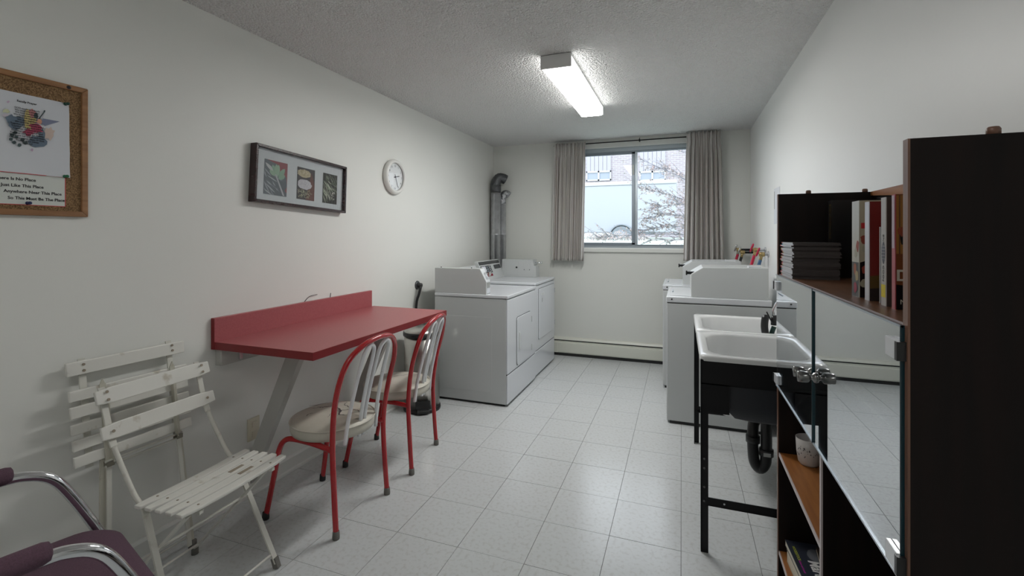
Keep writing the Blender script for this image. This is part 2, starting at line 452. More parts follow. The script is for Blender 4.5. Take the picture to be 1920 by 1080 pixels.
# ------------------------------------------------------------------ outside
struct(MB().box((-30, YB + .2, 1.0), (30, 60, 1.215)).build('ground_outside', M['grass']))
bd = thing('apartment_building', 'pale brick building with siding panels and windows far beyond the trailer', 'building', (2.5, 36, 1.215))
MB().box((-14, 36, 1.21), (18, 40, 9)).build('brick_wall', M['brick'], bd)
def fac(x0, x1, Y=36):                       # pixel column range -> world X on the facade
    f = lambda px: math.tan(math.atan((px - 960) / 875) - R(19.95)) * Y
    return f(x0), f(x1)
def faz(y, x, Y=36):
    a = math.atan((x - 960) / 875) ; d = Y / math.cos(a - R(19.95)) * math.cos(a)
    return 1.355 + (441.5 - y) / 875 * d
for (pa, pb, ztop, zs, zb) in ((1100, 1146, 9.0, 6.1, 5.05), (1199, 1248, 9.0, 6.1, 5.05), (1310, 1352, 9.0, 6.1, 5.05)):
    x0, x1 = fac(pa, pb)
    zb_ = faz(340, pa); zs = faz(322, pa)
    n = 6
    for k in range(n):
        w = (x1 - x0) / n
        MB().box((x0 + k * w + .012, 35.9, zs), (x0 + (k + 1) * w - .012, 36, ztop)).build('panel', M['siding'], bd)
    wf = MB()
    for a, c in (((x0, zb_), (x1, zb_ + .1)), ((x0, zs - .12), (x1, zs)), ((x0, zb_), (x0 + .08, zs)), ((x1 - .08, zb_), (x1, zs)), (((x0 + x1) / 2 - .06, zb_), ((x0 + x1) / 2 + .06, zs))):
        wf.box((a[0], 35.86, a[1]), (c[0], 35.95, c[1]))
    w_ = wf.build('window', M['trailer_edge'], bd)
    for k in (0, 1):
        xa = x0 + .08 if k == 0 else (x0 + x1) / 2 + .06
        xb = (x0 + x1) / 2 - .06 if k == 0 else x1 - .08
        MB().box((xa, 35.94, zb_ + .1), (xb, 35.98, zs - .12)).build('pane', M['far_glass'], w_)
# trailer
tr = thing('trailer', 'long white box trailer with one grey wheel parked outside the window', 'trailer', (-1, 22, 1.215))
TY = 22
xa, _ = fac(1000, 1100, TY); xb, _ = fac(1268, 1300, TY)
zt = 1.355 + (441.5 - 343) / 875 * 22.2; zb = 1.355 + (441.5 - 436) / 875 * 22.2
MB().box((xa, TY, zb), (xb, TY + 2.5, zt - .18)).build('body', M['trailer'], tr, bevel=.03)
MB().box((xa - .02, TY - .05, zt - .18), (xb + .02, TY + 2.55, zt)).build('top_rail', M['trailer_edge'], tr, bevel=.05)
MB().box((xa + .4, TY + .1, zb - .10), (xb - 1, TY + 2.2, zb)).build('chassis', M['tyre'], tr)
wx, _ = fac(1166, 1200, TY)
b = MB().lathe([(.0, -.02), (.25, -.02), (.27, .03), (.38, .03), (.46, -.03), (.5, .05), (.5, .22), (.0, .22)], (wx, TY - .12, 1.30), 'Y', 28)
wh = b.build('wheel', M['tyre'], tr)
MB().prism([(wx + .58 * math.cos(R(a)), 1.30 + .58 * math.sin(R(a))) for a in range(0, 181, 12)] + [(wx + .53 * math.cos(R(a)), 1.30 + .53 * math.sin(R(a))) for a in range(180, -1, -12)], 'Y', TY - .2, TY).build('wheel_arch', M['tyre'], tr)
MB().box((xa + .8, TY - .03, 1.27), (xa + 4.2, TY + .02, zb - .01)).build('skirt', M['trailer_edge'], tr)
# shrub by the window
sh = thing('shrub', 'leafy bare-branched shrub crossing the right pane outside the window', 'shrub', (1.0, 6.6, 1.215))
br = MB(); lf = MB(); rs = random.Random(3)
def leaf(p, s):
    d = Vector((rs.uniform(-1, 1), rs.uniform(-.6, .6), rs.uniform(-1, 1))).normalized()
    u = d.cross(Vector((rs.uniform(-.3, .3), 1, rs.uniform(-.3, .3)))).normalized()
    p = Vector(p); lf.add([p, p + d * s * .5 + u * s * .24, p + d * s, p + d * s * .5 - u * s * .24], [(0, 1, 2, 3)])
def branch(pts, r, twigs, leaves, depth=0):
    P = spline([Vector(p) for p in pts], 6)
    br.tube(P, [r, r * .35], 5)
    for _ in range(twigs):
        k = rs.randrange(len(P) // 4, len(P)); p = P[k]
        t = (P[min(k + 1, len(P) - 1)] - P[max(k - 1, 0)]).normalized()
        s = (t + Vector((rs.uniform(-.5, .3), rs.uniform(-.4, .4), rs.uniform(-.8, .9)))).normalized()
        L = rs.uniform(.10, .30)
        q = [p, p + s * L * .5 + Vector((0, 0, .01)), p + s * L + Vector((0, 0, rs.uniform(-.03, .03)))]
        br.tube(q, [r * .4, r * .15], 4)
        for _ in range(leaves):
            a = rs.random(); c = q[0].lerp(q[2], a); leaf(c + Vector((rs.uniform(-.012, .012), rs.uniform(-.02, .02), rs.uniform(-.012, .012))), rs.uniform(.022, .042))
roots = (.72, 6.5, 1.22)
for q, tw, lv in (([roots, (.45, 6.45, 1.70), (.20, 6.45, 1.98), (-.10, 6.4, 2.16), (-.50, 6.4, 2.36)], 40, 6),
              ([roots, (.45, 6.5, 1.62), (.20, 6.5, 1.76), (-.12, 6.5, 1.88), (-.50, 6.4, 1.98)], 46, 6),
              ([roots, (.40, 6.4, 1.46), (.15, 6.4, 1.56), (-.15, 6.3, 1.62), (-.42, 6.3, 1.58)], 46, 6),
              ([roots, (.40, 6.3, 1.36), (.15, 6.2, 1.44), (-.15, 6.2, 1.47), (-.50, 6.2, 1.42)], 46, 6),
              ([roots, (.4, 6.5, 1.30), (.0, 6.4, 1.37), (-.5, 6.3, 1.37), (-1.05, 6.3, 1.33)], 40, 4),
              ([roots, (.4, 6.2, 1.36), (.1, 6.1, 1.31), (-.4, 6.0, 1.30)], 26, 3),
              ([roots, (.55, 6.6, 1.9), (.40, 6.6, 2.2), (.2, 6.5, 2.35), (-.1, 6.5, 2.5)], 26, 6),
              ([roots, (.45, 6.7, 1.75), (.25, 6.6, 2.0), (.05, 6.6, 2.15), (-.20, 6.5, 2.25)], 34, 6),
              ([roots, (.45, 6.4, 1.50), (.2, 6.3, 1.70), (-.05, 6.3, 1.75), (-.3, 6.3, 1.72)], 40, 6)):
    branch(q, .010, tw, lv)
br.build('branches', M['bark'], sh)
lo = lf.build('leaves', M['leaf'], sh); lo['kind'] = 'stuff'
bs = thing('low_bush', 'low twiggy dry bush in front of the trailer wheel outside', 'bush', (-1.6, 14, 1.215))
br = MB(); lf = MB()
for k in range(46):
    x = rs.uniform(-2.6, -1.0); y = 14 + rs.uniform(-.4, .4); h = rs.uniform(.05, .22) + .12 * max(0, 1 - abs(x + 1.6) / .6)
    p0 = Vector((x, y, 1.215)); p1 = p0 + Vector((rs.uniform(-.25, .25), 0, h)); br.tube([p0, p0.lerp(p1, .5) + Vector((.03, 0, .03)), p1], [.010, .004], 4)
    for _ in range(9): leaf(p0.lerp(p1, rs.random()) + Vector((rs.uniform(-.08, .08), rs.uniform(-.05, .05), rs.uniform(-.02, .05))), rs.uniform(.05, .09))
br.build('branches', M['bark'], bs)
lo = lf.build('leaves', M['leaf'], bs); lo['kind'] = 'stuff'

# ------------------------------------------------------------------ ceiling light
M['diffuser_side'] = mat('lit_diffuser_side', (.9, .9, .88), .4, emit=((1.0, .992, .968), 3.2))
M['diffuser_fill'] = mat('lit_diffuser_fill', (.9, .9, .88), .4, emit=((1.0, .992, .968), REAR_FILL_POWER))
def ceiling_light(label, lx0, ly0, dm, lz0=2.336):
    lx1, ly1 = lx0 + .185, ly0 + 1.185
    cl = thing('ceiling_light', label, 'light', ((lx0 + lx1) / 2, (ly0 + ly1) / 2, 2.42))
    MB().box((lx0 + .004, ly0 + .01, 2.40), (lx1 - .004, ly1 - .01, 2.4195)).build('base_tray', M['fixture_metal'], cl)
    for ya in (ly0, ly1 - .012):
        MB().box((lx0, ya, lz0 + .002), (lx1, ya + .012, 2.417)).build('end_cap', M['fixture_metal'], cl, bevel=.002)
    d = MB().use(M['diffuser_side']).prism([(lx0 + .002, 2.40), (lx0 + .002, lz0 + .012), (lx0 + .014, lz0), (lx1 - .014, lz0), (lx1 - .002, lz0 + .012), (lx1 - .002, 2.40)], 'Y', ly0 + .012, ly1 - .012)
    d.use(dm); d.mi[4] = 1                       # the flat underside is the brightest face
    d.build('diffuser', None, cl)
ceiling_light('long white fluorescent box light on the textured ceiling', -.785, 2.655, M['diffuser'])
ceiling_light('added unseen fill light, a box fixture at the near end of the room', -.785, -.95, M['diffuser_fill'])  # unseen fill lamp, added to brighten the near end of the room

# ------------------------------------------------------------------ curtains and rod
rod = thing('curtain_rod', 'thin black curtain rod above the window', 'rod', (-.48, 5.13, 2.37))
MB().tube([(-1.36, 5.135, 2.368), (.365, 5.135, 2.372)], .006, 8).build('rail', M['black_steel'], rod)
for x in (-1.33, -.42, .35):
    MB().box((x - .006, 5.13, 2.36), (x + .006, 5.2, 2.385)).tube([(x, 5.17, 2.385), (x, 5.17, 2.405)], .003, 6).build('bracket', M['black_steel'], rod)
def curtain(xt0, xt1, xb0, xb1, zt, zb, folds, label, seed, Y=5.10):
    r = random.Random(seed); nx, nz = folds * 12, 40
    ph = [r.uniform(-.4, .4) for _ in range(folds + 1)]; am = [r.uniform(.7, 1.25) for _ in range(folds + 1)]
    vs = []; uvs = []
    for j in range(nz + 1):
        v = j / nz; z = zt + (zb - zt) * v
        neck = math.exp(-((v - .085) / .05) ** 2)
        for i in range(nx + 1):
            u = i / nx; a = u * folds; k = min(int(a), folds - 1); f = a - k
            amp = (am[k] * (1 - f) + am[k + 1] * f) * (.030 + .018 * min(v * 3, 1)) * (1 - .55 * neck)
            p = ph[k] * (1 - f) + ph[k + 1] * f
            t = 2 * math.pi * a + p * (1 + v)
            spread = 1 - .03 * neck
            xa = xt0 + (xb0 - xt0) * v; xb = xt1 + (xb1 - xt1) * v
            mid = (xa + xb) / 2; x = mid + (xa + (xb - xa) * u - mid) * spread
            x += .008 * math.sin(2 * t) * am[k]
            fine = .004 * math.sin(2 * math.pi * a * 3 + seed + v * 2) * (1 if v > .1 else 2.2)
            y = Y + amp * math.sin(t) + fine
            vs.append((x, y, z - (.012 * abs(math.sin(t / 2)) if j == 0 else 0))); uvs.append((u * (xt1 - xt0) * 5, v * 1.3))
    fs = [(j * (nx + 1) + i, j * (nx + 1) + i + 1, (j + 1) * (nx + 1) + i + 1, (j + 1) * (nx + 1) + i) for j in range(nz) for i in range(nx)]
    c = thing('curtain', label, 'curtain', ((xt0 + xt1) / 2, Y, zb))
    o = MB().add(vs, fs, True).build('curtain_cloth', M['curtain'], c)
    uvl = o.data.uv_layers.new(name='UVMap')
    for p in o.data.polygons:
        for li in p.loop_indices: uvl.data[li].uv = uvs[o.data.loops[li].vertex_index]
    s = o.modifiers.new('thick', 'SOLIDIFY'); s.thickness = .002
    MB().tube([(xt0 + .01, Y + .035, zt - .025), (xt1 - .01, Y + .035, zt - .025)], .004, 6).build('header_tape', M['curtain'], c)
curtain(-1.345, -.99, -1.375, -1.02, 2.385, 1.075, 8, 'pleated striped curtain on the left side of the window', 11)
curtain(.045, .370, .015, .40, 2.415, 1.095, 8, 'pleated striped curtain on the right side of the window', 5)

# ------------------------------------------------------------------ dryer ducts in the corner
def duct(name, label, X, Y, z0, z1, r, ex, ey, elbow_mat, band):
    d = thing(name, label, 'duct', (X, Y, z0))
    MB().lathe([(0, z0), (r, z0), (r, 1.36), (r + .003, 1.362), (r + .003, 1.372), (r, 1.374), (r, z1 - .005), (0, z1)], (X, Y, 0), 'Z', 24).build('pipe', M['galv'], d)
    MB().box((X - .004, Y - r - .004, z0 + .05), (X + .004, Y - r + .002, z1 - .02)).build('seam', M['galv'], d)
    if band: MB().lathe([(r + .001, z1 - .002), (r + .005, z1), (r + .005, z1 + .075), (r + .001, z1 + .078)], (X, Y, 0), 'Z', 24).build('tape_band', M['tape'], d)
    zt = z1 + (.078 if band else 0)
    pts = [Vector((X, Y, zt - .03)), Vector((X, Y, zt + .03)), Vector((X + ex * .30, Y + ey * .3, zt + .085)), Vector((X + ex * .7, Y + ey * .7, zt + .085)), Vector((X + ex, Y + ey, zt + .07))]
    P = spline(pts, 7); rr = [r * (1.0 + .05 * (i % 2)) for i in range(len(P))]
    MB().tube(P, rr, 20).build('elbow', elbow_mat, d)
duct('dryer_duct', 'taller galvanised dryer duct with dark taped elbow in the back left corner', -2.035, 5.055, .06, 1.86, .056, .095, .07, M['tape'], True)
duct('dryer_duct', 'shorter foil dryer duct elbow behind the tall galvanised duct', -1.985, 5.145, .06, 1.76, .040, .075, .015, M['foil'], False)

# ------------------------------------------------------------------ dryers (left)
def dryer(label, y0, y1, xf, ztop, coin_near):
    xb = -1.935
    d = thing('dryer', label, 'dryer', ((xb + xf) / 2, (y0 + y1) / 2, 0))
    ys = (y0, y1)
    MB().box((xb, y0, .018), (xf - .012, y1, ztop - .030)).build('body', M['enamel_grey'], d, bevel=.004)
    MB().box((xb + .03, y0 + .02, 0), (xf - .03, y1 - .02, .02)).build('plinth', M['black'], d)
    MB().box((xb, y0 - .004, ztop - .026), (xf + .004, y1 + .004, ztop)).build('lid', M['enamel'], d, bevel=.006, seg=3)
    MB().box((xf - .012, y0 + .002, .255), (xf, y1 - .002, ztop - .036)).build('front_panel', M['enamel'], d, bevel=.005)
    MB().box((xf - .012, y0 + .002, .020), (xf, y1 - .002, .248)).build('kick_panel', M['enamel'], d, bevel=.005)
    MB().box((xf - .02, y0 + .004, .246), (xf - .008, y1 - .004, .257)).build('shadow_gap', M['black'], d)
    return d, xb
# near dryer: small door with rounded corners
d1, xb = dryer('near white dryer beside the steel bin, its side facing the room', 3.44, 4.20, -1.287, .880, True)
def door(d, xf, ya, yb, za, zb, gapc=True, r=.03):
    ring = [(p[0], p[1]) for p in rrect(ya, yb, za, zb, r, 0, 4)]
    MB().prism([(p[0], p[1]) for p in rrect(ya - .004, yb + .004, za - .004, zb + .004, r, 0, 4)], 'X', xf - .001, xf + .0012).build('door_seal', M['black'], d)
    dr = MB().prism(ring, 'X', xf - .001, xf + .009).build('door', M['enamel'], d, bevel=.003)
    return dr
dr = door(d1, -1.287, 3.655, 4.035, .275, .672)
MB().box((-1.287, 3.69, .40), (-1.272, 3.722, .545)).build('handle', M['enamel_grey'], dr, bevel=.006)
for z in (.60, .345): MB().box((-1.287, 4.030, z - .025), (-1.274, 4.044, z + .025)).build('hinge', M['chrome'], dr)
for yy in (3.40,):
    pass
MB().box((-1.90, 3.4385, .10), (-1.42, 3.4405, .70)).build('side_emboss', M['enamel_grey'], d1, bevel=.001)
# near coin box and console
b = MB().prism([(-1.935, .880), (-1.935, 1.086), (-1.525, 1.086), (-1.470, .985), (-1.470, .880)], 'Y', 3.443, 3.53)
cb = b.build('coin_box', M['enamel_grey'], d1, bevel=.003)
cb['label'] = 'grey coin box standing on the lid'
MB().box((-1.4695, 3.452, .89), (-1.4675, 3.52, .975)).build('coin_box_plate', M['chrome'], cb)
MB().tube([(-1.50, 3.485, 1.050), (-1.455, 3.485, 1.044)], .008, 8).box((-1.462, 3.462, 1.028), (-1.454, 3.508, 1.060)).build('coin_slide', M['chrome'], cb)
for x in (-1.9, -1.62): MB().lathe([(0, 0), (.006, 0), (.004, .006), (0, .007)], (x, 3.49, 1.086), 'Z', 10).build('screw', M['black'], cb)
MB().prism([(-1.935, .880), (-1.935, 1.06), (-1.90, 1.06), (-1.845, .880)], 'Y', 3.531, 4.19).build('console', M['enamel_grey'], d1, bevel=.003)
# far dryer
d2, xb = dryer('far white dryer under the ducts with a tall square door', 4.225, 4.935, -1.30, .905, False)
dr2 = door(d2, -1.30, 4.335, 4.90, .35, .838, r=.01)
MB().box((-1.30, 4.40, .765), (-1.290, 4.50, .792)).build('handle', M['enamel_grey'], dr2, bevel=.003)
MB().box((-1.291, 4.42, .70), (-1.2895, 4.445, .738)).build('door_sticker', M['label'], dr2)
for z in (.765, .42): MB().box((-1.30, 4.895, z - .025), (-1.286, 4.915, z + .025)).build('hinge', M['chrome'], dr2)
# sloped console of far dryer
Pb = Vector((-1.828, 0, .907)); Pt = Vector((-1.905, 0, 1.092))
MB().prism([(-1.935, .905), (-1.935, 1.094), (-1.905, 1.094), (-1.826, .905)], 'Y', 4.235, 4.80).build('console', M['enamel_grey'], d2, bevel=.002)
con = [o for o in d2.children if o.name.startswith('console')][0]
sl = (Pt - Pb); nrm = Vector((sl.z, 0, -sl.x)).normalized()
def onpanel(y0, y1, t0, t1, m, name, par, lift=.002, cut=0):
    q = []
    for y, t in ((y0, t0), (y1, t0), (y1, t1), (y0, t1)):
        p = Pb + sl * t; q.append(Vector((p.x, y, p.z)))
    b = MB().add([v + nrm * .0005 for v in q] + [v + nrm * lift for v in q], [(3, 2, 1, 0), (4, 5, 6, 7), (0, 1, 5, 4), (1, 2, 6, 5), (2, 3, 7, 6), (3, 0, 4, 7)])
    return b.build(name, m, par)
onpanel(4.25, 4.79, .80, .97, M['display'], 'brand_strip', con)
onpanel(4.26, 4.52, .34, .74, M['display'], 'keypad', con)
onpanel(4.60, 4.78, .50, .73, M['display'], 'instruction_plate', con)
onpanel(4.27, 4.50, .16, .29, M['red_display'], 'price_display', con)
for k in range(4):
    onpanel(4.465, 4.495, .40 + k * .09, .44 + k * .09, M['enamel'], 'key', con, .006)
for k in range(3):
    onpanel(4.39, 4.44, .40 + k * .11, .47 + k * .11, M['alum_dark'], 'key', con, .006)
tg = onpanel(4.27, 4.36, .42, .70, M['paper'], 'price_tag', con, .012)
b = MB().prism([(-1.86, .905), (-1.86, 1.094), (-1.505, 1.094), (-1.490, 1.03), (-1.468, 1.02), (-1.468, .905)], 'Y', 4.80, 4.925)
cb2 = b.build('coin_box', M['enamel_grey'], d2, bevel=.002)
MB().box((-1.825, 4.797, .925), (-1.665, 4.8005, 1.075)).build('coin_door', M['enamel_grey'], cb2, bevel=.0015)
MB().lathe([(0, -.005), (.010, -.005), (.010, .004)], (-1.688, 4.798, 1.008), 'Y', 14).build('keyhole', M['black'], cb2)
MB().box((-1.610, 4.7975, .975), (-1.53, 4.8005, 1.083)).build('cover_plate', M['enamel_grey'], cb2, bevel=.001)
for x in (-1.60, -1.54): MB().lathe([(0, -.004), (.004, -.004), (.004, .002)], (x, 4.797, .985), 'Y', 8).build('screw', M['black'], cb2)
MB().tube([(-1.50, 4.86, 1.060), (-1.425, 4.86, 1.060)], .007, 8).lathe([(0, 0), (.014, 0), (.014, .01), (0, .01)], (-1.428, 4.86, 1.060), 'X', 10).build('coin_slide', M['chrome'], cb2)

# ------------------------------------------------------------------ washers (right)
def washer(label, xf, xb, y0, y1, ztop, cy0, cy1):
    w = thing('washer', label, 'washer', ((xf + xb) / 2, (y0 + y1) / 2, 0))
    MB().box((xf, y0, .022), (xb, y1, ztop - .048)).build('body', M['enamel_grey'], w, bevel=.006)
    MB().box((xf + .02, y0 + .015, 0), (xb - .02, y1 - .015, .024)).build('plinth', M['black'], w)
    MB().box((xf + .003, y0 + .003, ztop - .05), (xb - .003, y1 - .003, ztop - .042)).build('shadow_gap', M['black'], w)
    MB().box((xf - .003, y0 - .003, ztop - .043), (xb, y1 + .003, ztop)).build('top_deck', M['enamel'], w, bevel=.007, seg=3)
    ld = MB().box((xf + .02, y0 + .05, ztop - .001), (xf + .42, y1 - .08, ztop + .005)).build('lid', M['enamel'], w, bevel=.003)
    MB().box((xf + .035, (y0 + y1) / 2 - .10, ztop + .004), (xf + .041, (y0 + y1) / 2 + .06, ztop + .012)).build('lid_handle', M['alum_dark'], ld)
    b = MB().prism([(xf + .165, ztop), (xf + .165, ztop + .163), (xf + .243, ztop + .213), (xb - .02, ztop + .219), (xb - .02, ztop)], 'Y', cy0, cy1)
    c = b.build('meter_case', M['enamel_grey'], w, bevel=.004)
    MB().box((xf + .135, cy0 + .05, ztop + .160), (xf + .22, cy0 + .085, ztop + .178)).box((xf + .130, cy0 + .04, ztop + .154), (xf + .140, cy0 + .10, ztop + .184)).build('coin_slide', M['black_steel'], c)
    MB().box((xb - .14, cy0 + .02, ztop + .215), (xb - .06, cy0 + .10, ztop + .228)).build('lock_cap', M['enamel'], c, bevel=.004)
    for yy in (y0 + .0,):
        MB().lathe([(0, -.006), (.006, -.006), (.006, .0)], (xf + .035, y0 - .001, ztop - .018), 'Y', 10).build('screw', M['black'], w)
    MB().box((xf - .0015, y0 + .02, .06), (xf + .002, y1 - .02, ztop - .07)).build('front_panel', M['enamel'], w, bevel=.001)
    return w
washer('near white washer behind the double laundry tub', -.10, .575, 3.55, 4.235, .915, 3.56, 3.93)
washer('far white washer closest to the window', -.155, .50, 4.36, 5.02, .915, 4.42, 4.75)

# valves and hoses
def tap(X, Y, z, side, label, hm, hose, hcol, zend):
    t = thing('supply_valve', label, 'valve', (XR, Y, z))
    MB().tube([(XR, Y, z), (X, Y, z)], .011, 8).lathe([(.0, 0), (.024, 0), (.024, .006), (0, .006)], (XR - .008, Y, z), 'X', 12).build('pipe', M['black_steel'] if hm != M['red_handle'] else M['galv'], t)
    MB().lathe([(0, -.02), (.017, -.02), (.02, 0), (.017, .02), (0, .02)], (X, Y, z), 'X', 12).tube([(X, Y, z), (X - .01, Y, z - .045)], .012, 8).build('valve_body', M['brass'], t)
    st = MB().tube([(X, Y, z), (X - .03, Y - .015, z + .018)], .005, 6).build('stem', M['brass'], t)
    ov = [Vector((X - .03, Y - .015, z + .018)) + Vector((.25 * math.cos(a), -.4 * math.sin(a), .6 * math.cos(a) + .35 * math.sin(a))) * .045 for a in [k * math.pi / 8 for k in range(17)]]
    MB().tube(ov, .0055, 6, cap=False).tube([ov[0], ov[8]], .004, 5).build('handle', hm, t)
    h = MB().tube([(X - .01, Y, z - .045), (X - .025, Y, z - .10), (X - .045, Y - .005, z - .18), (X - .03, Y, zend)], .0125, 10, sub=5).build('hose', hose, t)
    h['label'] = hcol + ' rubber hose'
tap(.575, 4.30, 1.235, 1, 'supply valve with red handle feeding a bright red hose behind near washer', M['red_handle'], M['red_hose'], 'red', .95)
tap(.60, 4.16, 1.205, 1, 'supply valve with red handle feeding a blue hose behind near washer', M['red_handle'], M['blue_hose'], 'blue', .95)
tap(.53, 5.06, 1.215, 1, 'dark supply valve with red hose in the back right corner', M['chrome'], M['red_hose'], 'red', .99)
tap(.545, 4.90, 1.195, 1, 'dark supply valve with black hose in the back right corner', M['chrome'], M['black'], 'black', .99)

# ------------------------------------------------------------------ laundry sink
sk = thing('laundry_sink', 'white double laundry tub on black metal legs beside the glass-door cabinet', 'sink', (.36, 2.72, 0))
sx0, sx1 = .074, .640
def tub(y0, y1):
    zr = .842
    rings_out = [rrect(sx0, sx1, y0, y1, .03, zr - .022), rrect(sx0, sx1, y0, y1, .03, zr - .006), rrect(sx0 + .006, sx1 - .006, y0 + .006, y1 - .006, .03, zr),
                 rrect(sx0 + .035, sx1 - .05, y0 + .035, y1 - .035, .10, zr), rrect(sx0 + .045, sx1 - .06, y0 + .045, y1 - .045, .11, zr - .012),
                 rrect(sx0 + .055, sx1 - .075, y0 + .055, y1 - .055, .11, .70), rrect(sx0 + .09, sx1 - .10, y0 + .08, y1 - .08, .11, .60),
                 rrect(sx0 + .15, sx1 - .16, y0 + .13, y1 - .13, .09, .575), rrect(sx0 + .25, sx1 - .26, y0 + .24, y1 - .24, .02, .57)]
    o = MB().loft(rings_out, cap1=True).build('basin', M['sink_white'], sk)
    sb = MB()
    rr = [rrect(sx0 + .012, sx1 - .012, y0 + .012, y1 - .012, .05, zr - .02), rrect(sx0 + .018, sx1 - .03, y0 + .015, y1 - .015, .07, .74),
          rrect(sx0 + .032, sx1 - .05, y0 + .030, y1 - .03, .09, .62), rrect(sx0 + .075, sx1 - .09, y0 + .055, y1 - .055, .09, .570),
          rrect(sx0 + .15, sx1 - .16, y0 + .10, y1 - .10, .08, .547), rrect(sx0 + .25, sx1 - .26, y0 + .24, y1 - .24, .02, .54)]
    sb.use(M['sink_black']).loft(rr, cap1=True)
    sb.use(M['sink_white'])
    n = len(rr[0])
    for k, f in enumerate(sb.f):                 # front (room) side of the tub is left white
        c = sum((Vector(sb.v[i]) for i in f), Vector()) / len(f)
        if c.x < sx0 + .12 and abs(c.y - (y0 + y1) / 2) < (y1 - y0) / 2 - .05: sb.mi[k] = 1
    sb.build('tub_shell', None, o)
    MB().lathe([(0, .004), (.03, .004), (.036, 0), (.036, -.03), (0, -.03)], (.35, (y0 + y1) / 2, .571), 'Z', 18).build('drain_strainer', M['chrome'], o)
    return o
tub(2.150, 2.718); tub(2.724, 3.292)
for X in (.092, .622):
    for Y, sgn in ((2.168, 1), (3.276, -1)):
        sx = 1 if X < .3 else -1
        b = MB().box((X - .014 * 1, Y - .012 * sgn, 0), (X + .016, Y - .008 * sgn, .825)).box((X - sx * .014, Y - .012 * sgn, 0), (X - sx * .010, Y + .018 * sgn, .825))
        lg = b.build('leg', M['black_steel'], sk)
        for z in (.80, .605, .40, .36, .28, .22): MB().lathe([(0, -.002), (.005, -.002), (.005, .001)], (X, Y - .0115 * sgn, z), 'Y', 8).build('bolt', M['bolt'], lg)
for Y in (2.157, 3.284):
    MB().box((.082, Y - .003, .72), (.632, Y + .003, .824)).box((.082, Y - .003, .60), (.19, Y + .003, .725)).build('apron', M['black_steel'], sk)
    MB().box((.10, Y - .002, .203), (.62, Y + .002, .238)).box((.10, Y + .0 - .002, .203), (.62, Y + .02 * (1 if Y < 2.5 else -1), .207)).build('cross_rail', M['black_steel'], sk)
MB().lathe([(0, -.002), (.004, -.002)], (.17, 2.155, .222), 'Y', 8).build('rail_hole', M['paper'], sk)
MB().box((.612, 2.17, .60), (.617, 3.27, .70)).build('back_apron', M['black_steel'], sk)
tp = MB().tube([(.372, 2.45, .56), (.372, 2.45, .34), (.365, 2.452, .285), (.345, 2.455, .262), (.325, 2.46, .285), (.318, 2.462, .34), (.318, 2.47, .42), (.33, 2.49, .47), (.38, 2.52, .485), (.64, 2.55, .47)], .024, 14, sub=5)
tpo = tp.build('drain_trap', M['black'], sk)
for c_ in ((.372, 2.45, .33), (.372, 2.45, .49), (.318, 2.463, .38)): MB().lathe([(.024, 0), (.031, 0), (.031, .03), (.024, .03)], c_, 'Z', 16).build('slip_nut', M['black'], tpo)
MB().box((.356, 2.4185, .335), (.386, 2.4195, .352)).build('pipe_label', M['label'], tpo)
MB().lathe([(.0, 0), (.022, 0), (.022, .02), (0, .02)], (.26, 2.42, .535), 'Z', 14).build('plug', M['black'], sk)
MB().tube([(.372, 3.0, .56), (.372, 3.0, .48), (.372, 2.9, .465), (.372, 2.53, .485)], .02, 12, sub=4).build('waste_arm', M['black'], sk)
# faucet on the wall over the tubs
fc = thing('wall_faucet', 'chrome wall faucet with black spout over the double laundry tub', 'faucet', (XR, 2.72, 1.0))
MB().tube([(.648, 2.64, 1.0), (.60, 2.64, 1.0), (.60, 2.80, 1.0), (.648, 2.80, 1.0)], .014, 10).build('body', M['chrome'], fc)
for y in (2.64, 2.80):
    MB().lathe([(0, 0), (.02, 0), (.02, .03), (0, .035)], (.60, y, 1.012), 'Z', 12).tube([(.57, y, 1.035), (.63, y, 1.035)], .006, 6).build('handle', M['chrome'], fc)
MB().tube([(.60, 2.72, 1.0), (.54, 2.72, 1.02), (.49, 2.78, 1.01), (.465, 2.80, .965), (.462, 2.80, .93)], .012, 10, sub=4).build('spout', M['chrome'], fc)
MB().lathe([(.0, 0), (.016, 0), (.016, .05), (0, .05)], (.462, 2.80, .880), 'Z', 12).build('aerator', M['black'], fc)
hs = thing('sink_hose', 'black hose with green end hanging over the tub divider', 'hose', (.43, 2.79, .84))
MB().tube([(.420, 2.79, .925), (.415, 2.79, .87), (.425, 2.79, .80), (.432, 2.79, .74)], [.018, .018], 12, sub=4).lathe([(0, .0), (.012, -.002), (.018, -.012)], (.420, 2.79, .935), 'Z', 12).build('sprayer_grip', M['black'], hs)
MB().bar((.425, 2.79, .95), (.455, 2.79, .885), .012, .006).build('sprayer_lever', M['black'], hs)
MB().tube([(.462, 2.80, .872), (.452, 2.80, .84), (.440, 2.80, .80), (.436, 2.80, .74)], .012, 10, sub=3).build('green_hose', M['green_hose'], hs)

# ------------------------------------------------------------------ red wall counter
ct = thing('wall_counter', 'red laminate wall counter with low backsplash and two white braces', 'counter', (-1.82, 2.2, .81))
cy0, cy1, cxf = 1.615, 2.845, -1.508
top_ = MB().box((XL + .024, cy0 + .001, .808), (cxf - .001, cy1 - .001, .844)).build('countertop', M['red_top'], ct, bevel=.0015)
for a, c in (((XL + .024, cy0, .808), (cxf, cy0 + .001, .8435)), ((cxf - .001, cy0 + .001, .808), (cxf, cy1, .8435)), ((XL + .024, cy1 - .001, .808), (cxf - .001, cy1, .8435))):
    MB().box(a, c).build('edge_strip', M['red_edge'], top_)
MB().box((XL + .002, cy0 - .001, .808), (XL + .024, cy1 - .02, .958)).build('backsplash', M['red_top'], ct, bevel=.0015)
MB().box((XL + .002, cy0 - .002, .808), (XL + .024, cy0 - .001, .957)).build('edge_strip', M['red_edge'], ct)
